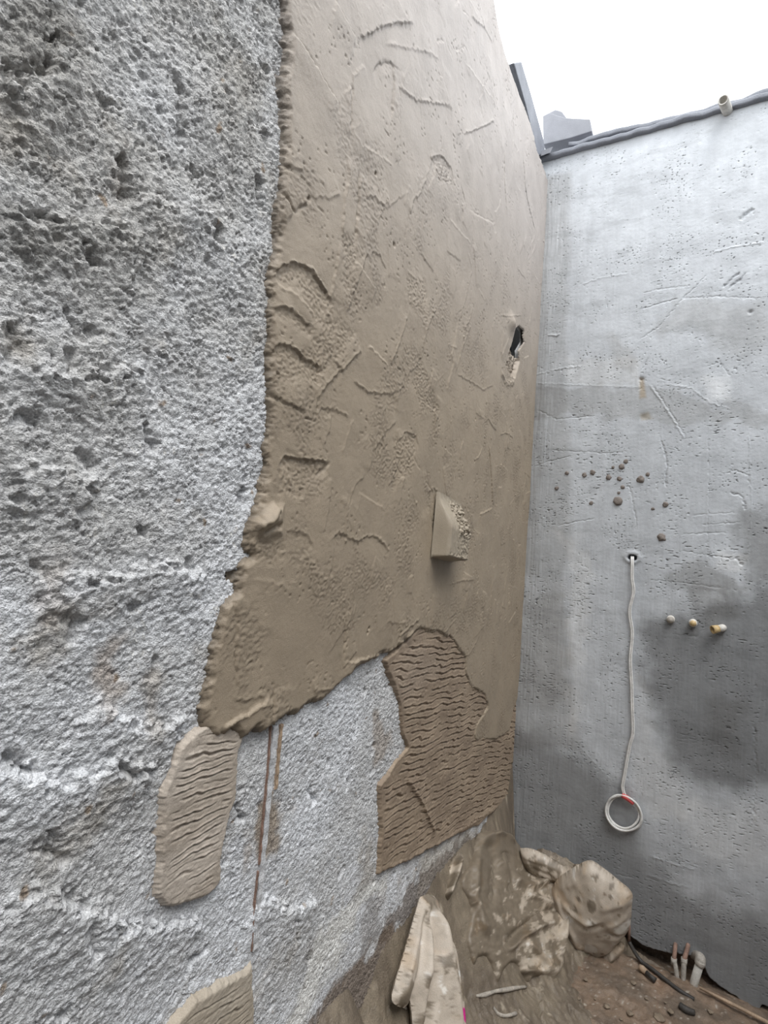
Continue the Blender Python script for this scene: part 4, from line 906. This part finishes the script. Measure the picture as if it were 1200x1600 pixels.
o = tube('wooden_rod', [G(1093, 1543, .02), G(1120, 1557, .018), G(1160, 1577, .016), G(1235, 1616, .014)], [.004, .005, .0055, .0055], m_wood, seg=12); tag(o, 'thin wooden rod on the ground running out at the lower right', 'rod')
def on_heap(px, py, up=.006):
    t = heap_hit(px, py); p = CAM+ray(px, py)*t; return p+np.array([0, 0, up])
for pts, rad, lab in [([(744, 1563), (758, 1561), (772, 1556), (790, 1553), (806, 1550), (822, 1548)], [.003, .006, .004, .006, .005, .003], 'longest pale muddy twig, lying right of the standing sack'),
                      ([(771, 1581), (778, 1591), (790, 1594), (806, 1590)], [.003, .005, .004, .005], 'short curved pale twig at the bottom edge right of the standing sack'),
                      ([(612, 1572), (620, 1571), (628, 1577), (634, 1584)], [.004, .006, .005, .003], 'short pale twig on the mud left of the standing sack')]:
    o = tube('twig', spline([on_heap(px, py, .012) for px, py in pts], 5), rad, m_twig, seg=10); tag(o, lab, 'twig', 'twigs on the mud')

def lump(name, c, r, ax, mat, seed, flat=.5):
    import bmesh
    bm = bmesh.new(); bmesh.ops.create_icosphere(bm, subdivisions=3, radius=1.0)
    rs_ = np.random.RandomState(seed); o3 = rs_.uniform(-5, 5, 3)
    from mathutils import noise
    for v in bm.verts:
        k = 1+.35*noise.noise(v.co*1.3+Vector(o3))+.15*noise.noise(v.co*3.5+Vector(o3)); v.co *= k*r
        v.co[ax] *= flat
    me = bpy.data.meshes.new(name); bm.to_mesh(me); bm.free()
    me.polygons.foreach_set('use_smooth', [True]*len(me.polygons))
    o = link(name, me, mat); o.location = tuple(c); return o
SP = [(978, 721, 3.5, 'upper'), (971, 729, 4.5, 'x'), (1001, 749, 5.5, 'x'), (966, 783, 7, 'x'), (913, 742, 3.5, 'x'), (926, 738, 4, 'x'), (951, 746, 4, 'x'), (968, 748, 3.5, 'x'), (1012, 741, 3, 'x'), (973, 761, 3, 'x'), (924, 786, 3, 'x'), (1040, 788, 4, 'x'), (1034, 840, 6, 'x'), (886, 739, 3, 'x'), (870, 763, 3, 'x'), (967, 770, 2.2, 'x'), (1020, 795, 2.5, 'x'), (958, 730, 2.2, 'x')]
labs = ['mortar spatter at the top of the cluster on the right wall, above a larger one', 'mortar spatter just below the topmost one of the cluster', 'round mortar spatter at the right of the cluster on the right wall',
        'largest mortar spatter at the bottom of the cluster on the right wall', 'small mortar spatter at the left end of the cluster', 'flat small mortar spatter right of the leftmost in the cluster', 'pale mortar spatter left of the middle of the cluster', 'slanted mortar spatter in the middle of the cluster',
        'small mortar spatter right of and above the round one', 'tiny flat mortar spatter above the largest one', 'single small mortar spatter lower left of the cluster', 'elongated mortar spatter lower right of the cluster', 'brown mortar spatter up and right of the cable hole',
        'small mortar spatter between the corner and the cluster', 'mortar spatter lowest beside the corner, left of the cluster', 'speck of mortar touching the top of the largest spatter', 'speck of mortar between the largest spatter and the elongated one', 'speck of mortar left of the two topmost spatters']
for i, ((px, py, r, _), lab) in enumerate(zip(SP, labs)):
    c = hit(px, py, 1, -.0005); dist = abs((c-CAM)@FW)
    o = lump('mortar_spatter', c, r/FPX*dist, 1, m_splat, 40+i, .45); tag(o, lab, 'mortar spatter', 'mortar spatter on the right wall')
rs = np.random.RandomState(12)
n_ = 0
CL = [(862, 1590), (905, 1578), (930, 1560), (948, 1572), (985, 1583), (1010, 1560), (1030, 1590), (1040, 1566), (915, 1530), (990, 1535), (1110, 1580), (970, 1592), (1048, 1580), (905, 1560)]
for px, py in CL:
    g = G(px, py, .006); o = lump('mud_clod', g, rs.uniform(.004, .010)*(1.6 if n_ % 6 == 0 else 1), 2, m_clod, 90+n_, .42); o.rotation_euler = (0, 0, rs.uniform(0, 6)); n_ += 1
    tag(o, 'small brown mud clod scattered on the ground in the corner', 'mud clod', 'mud clods on the ground')
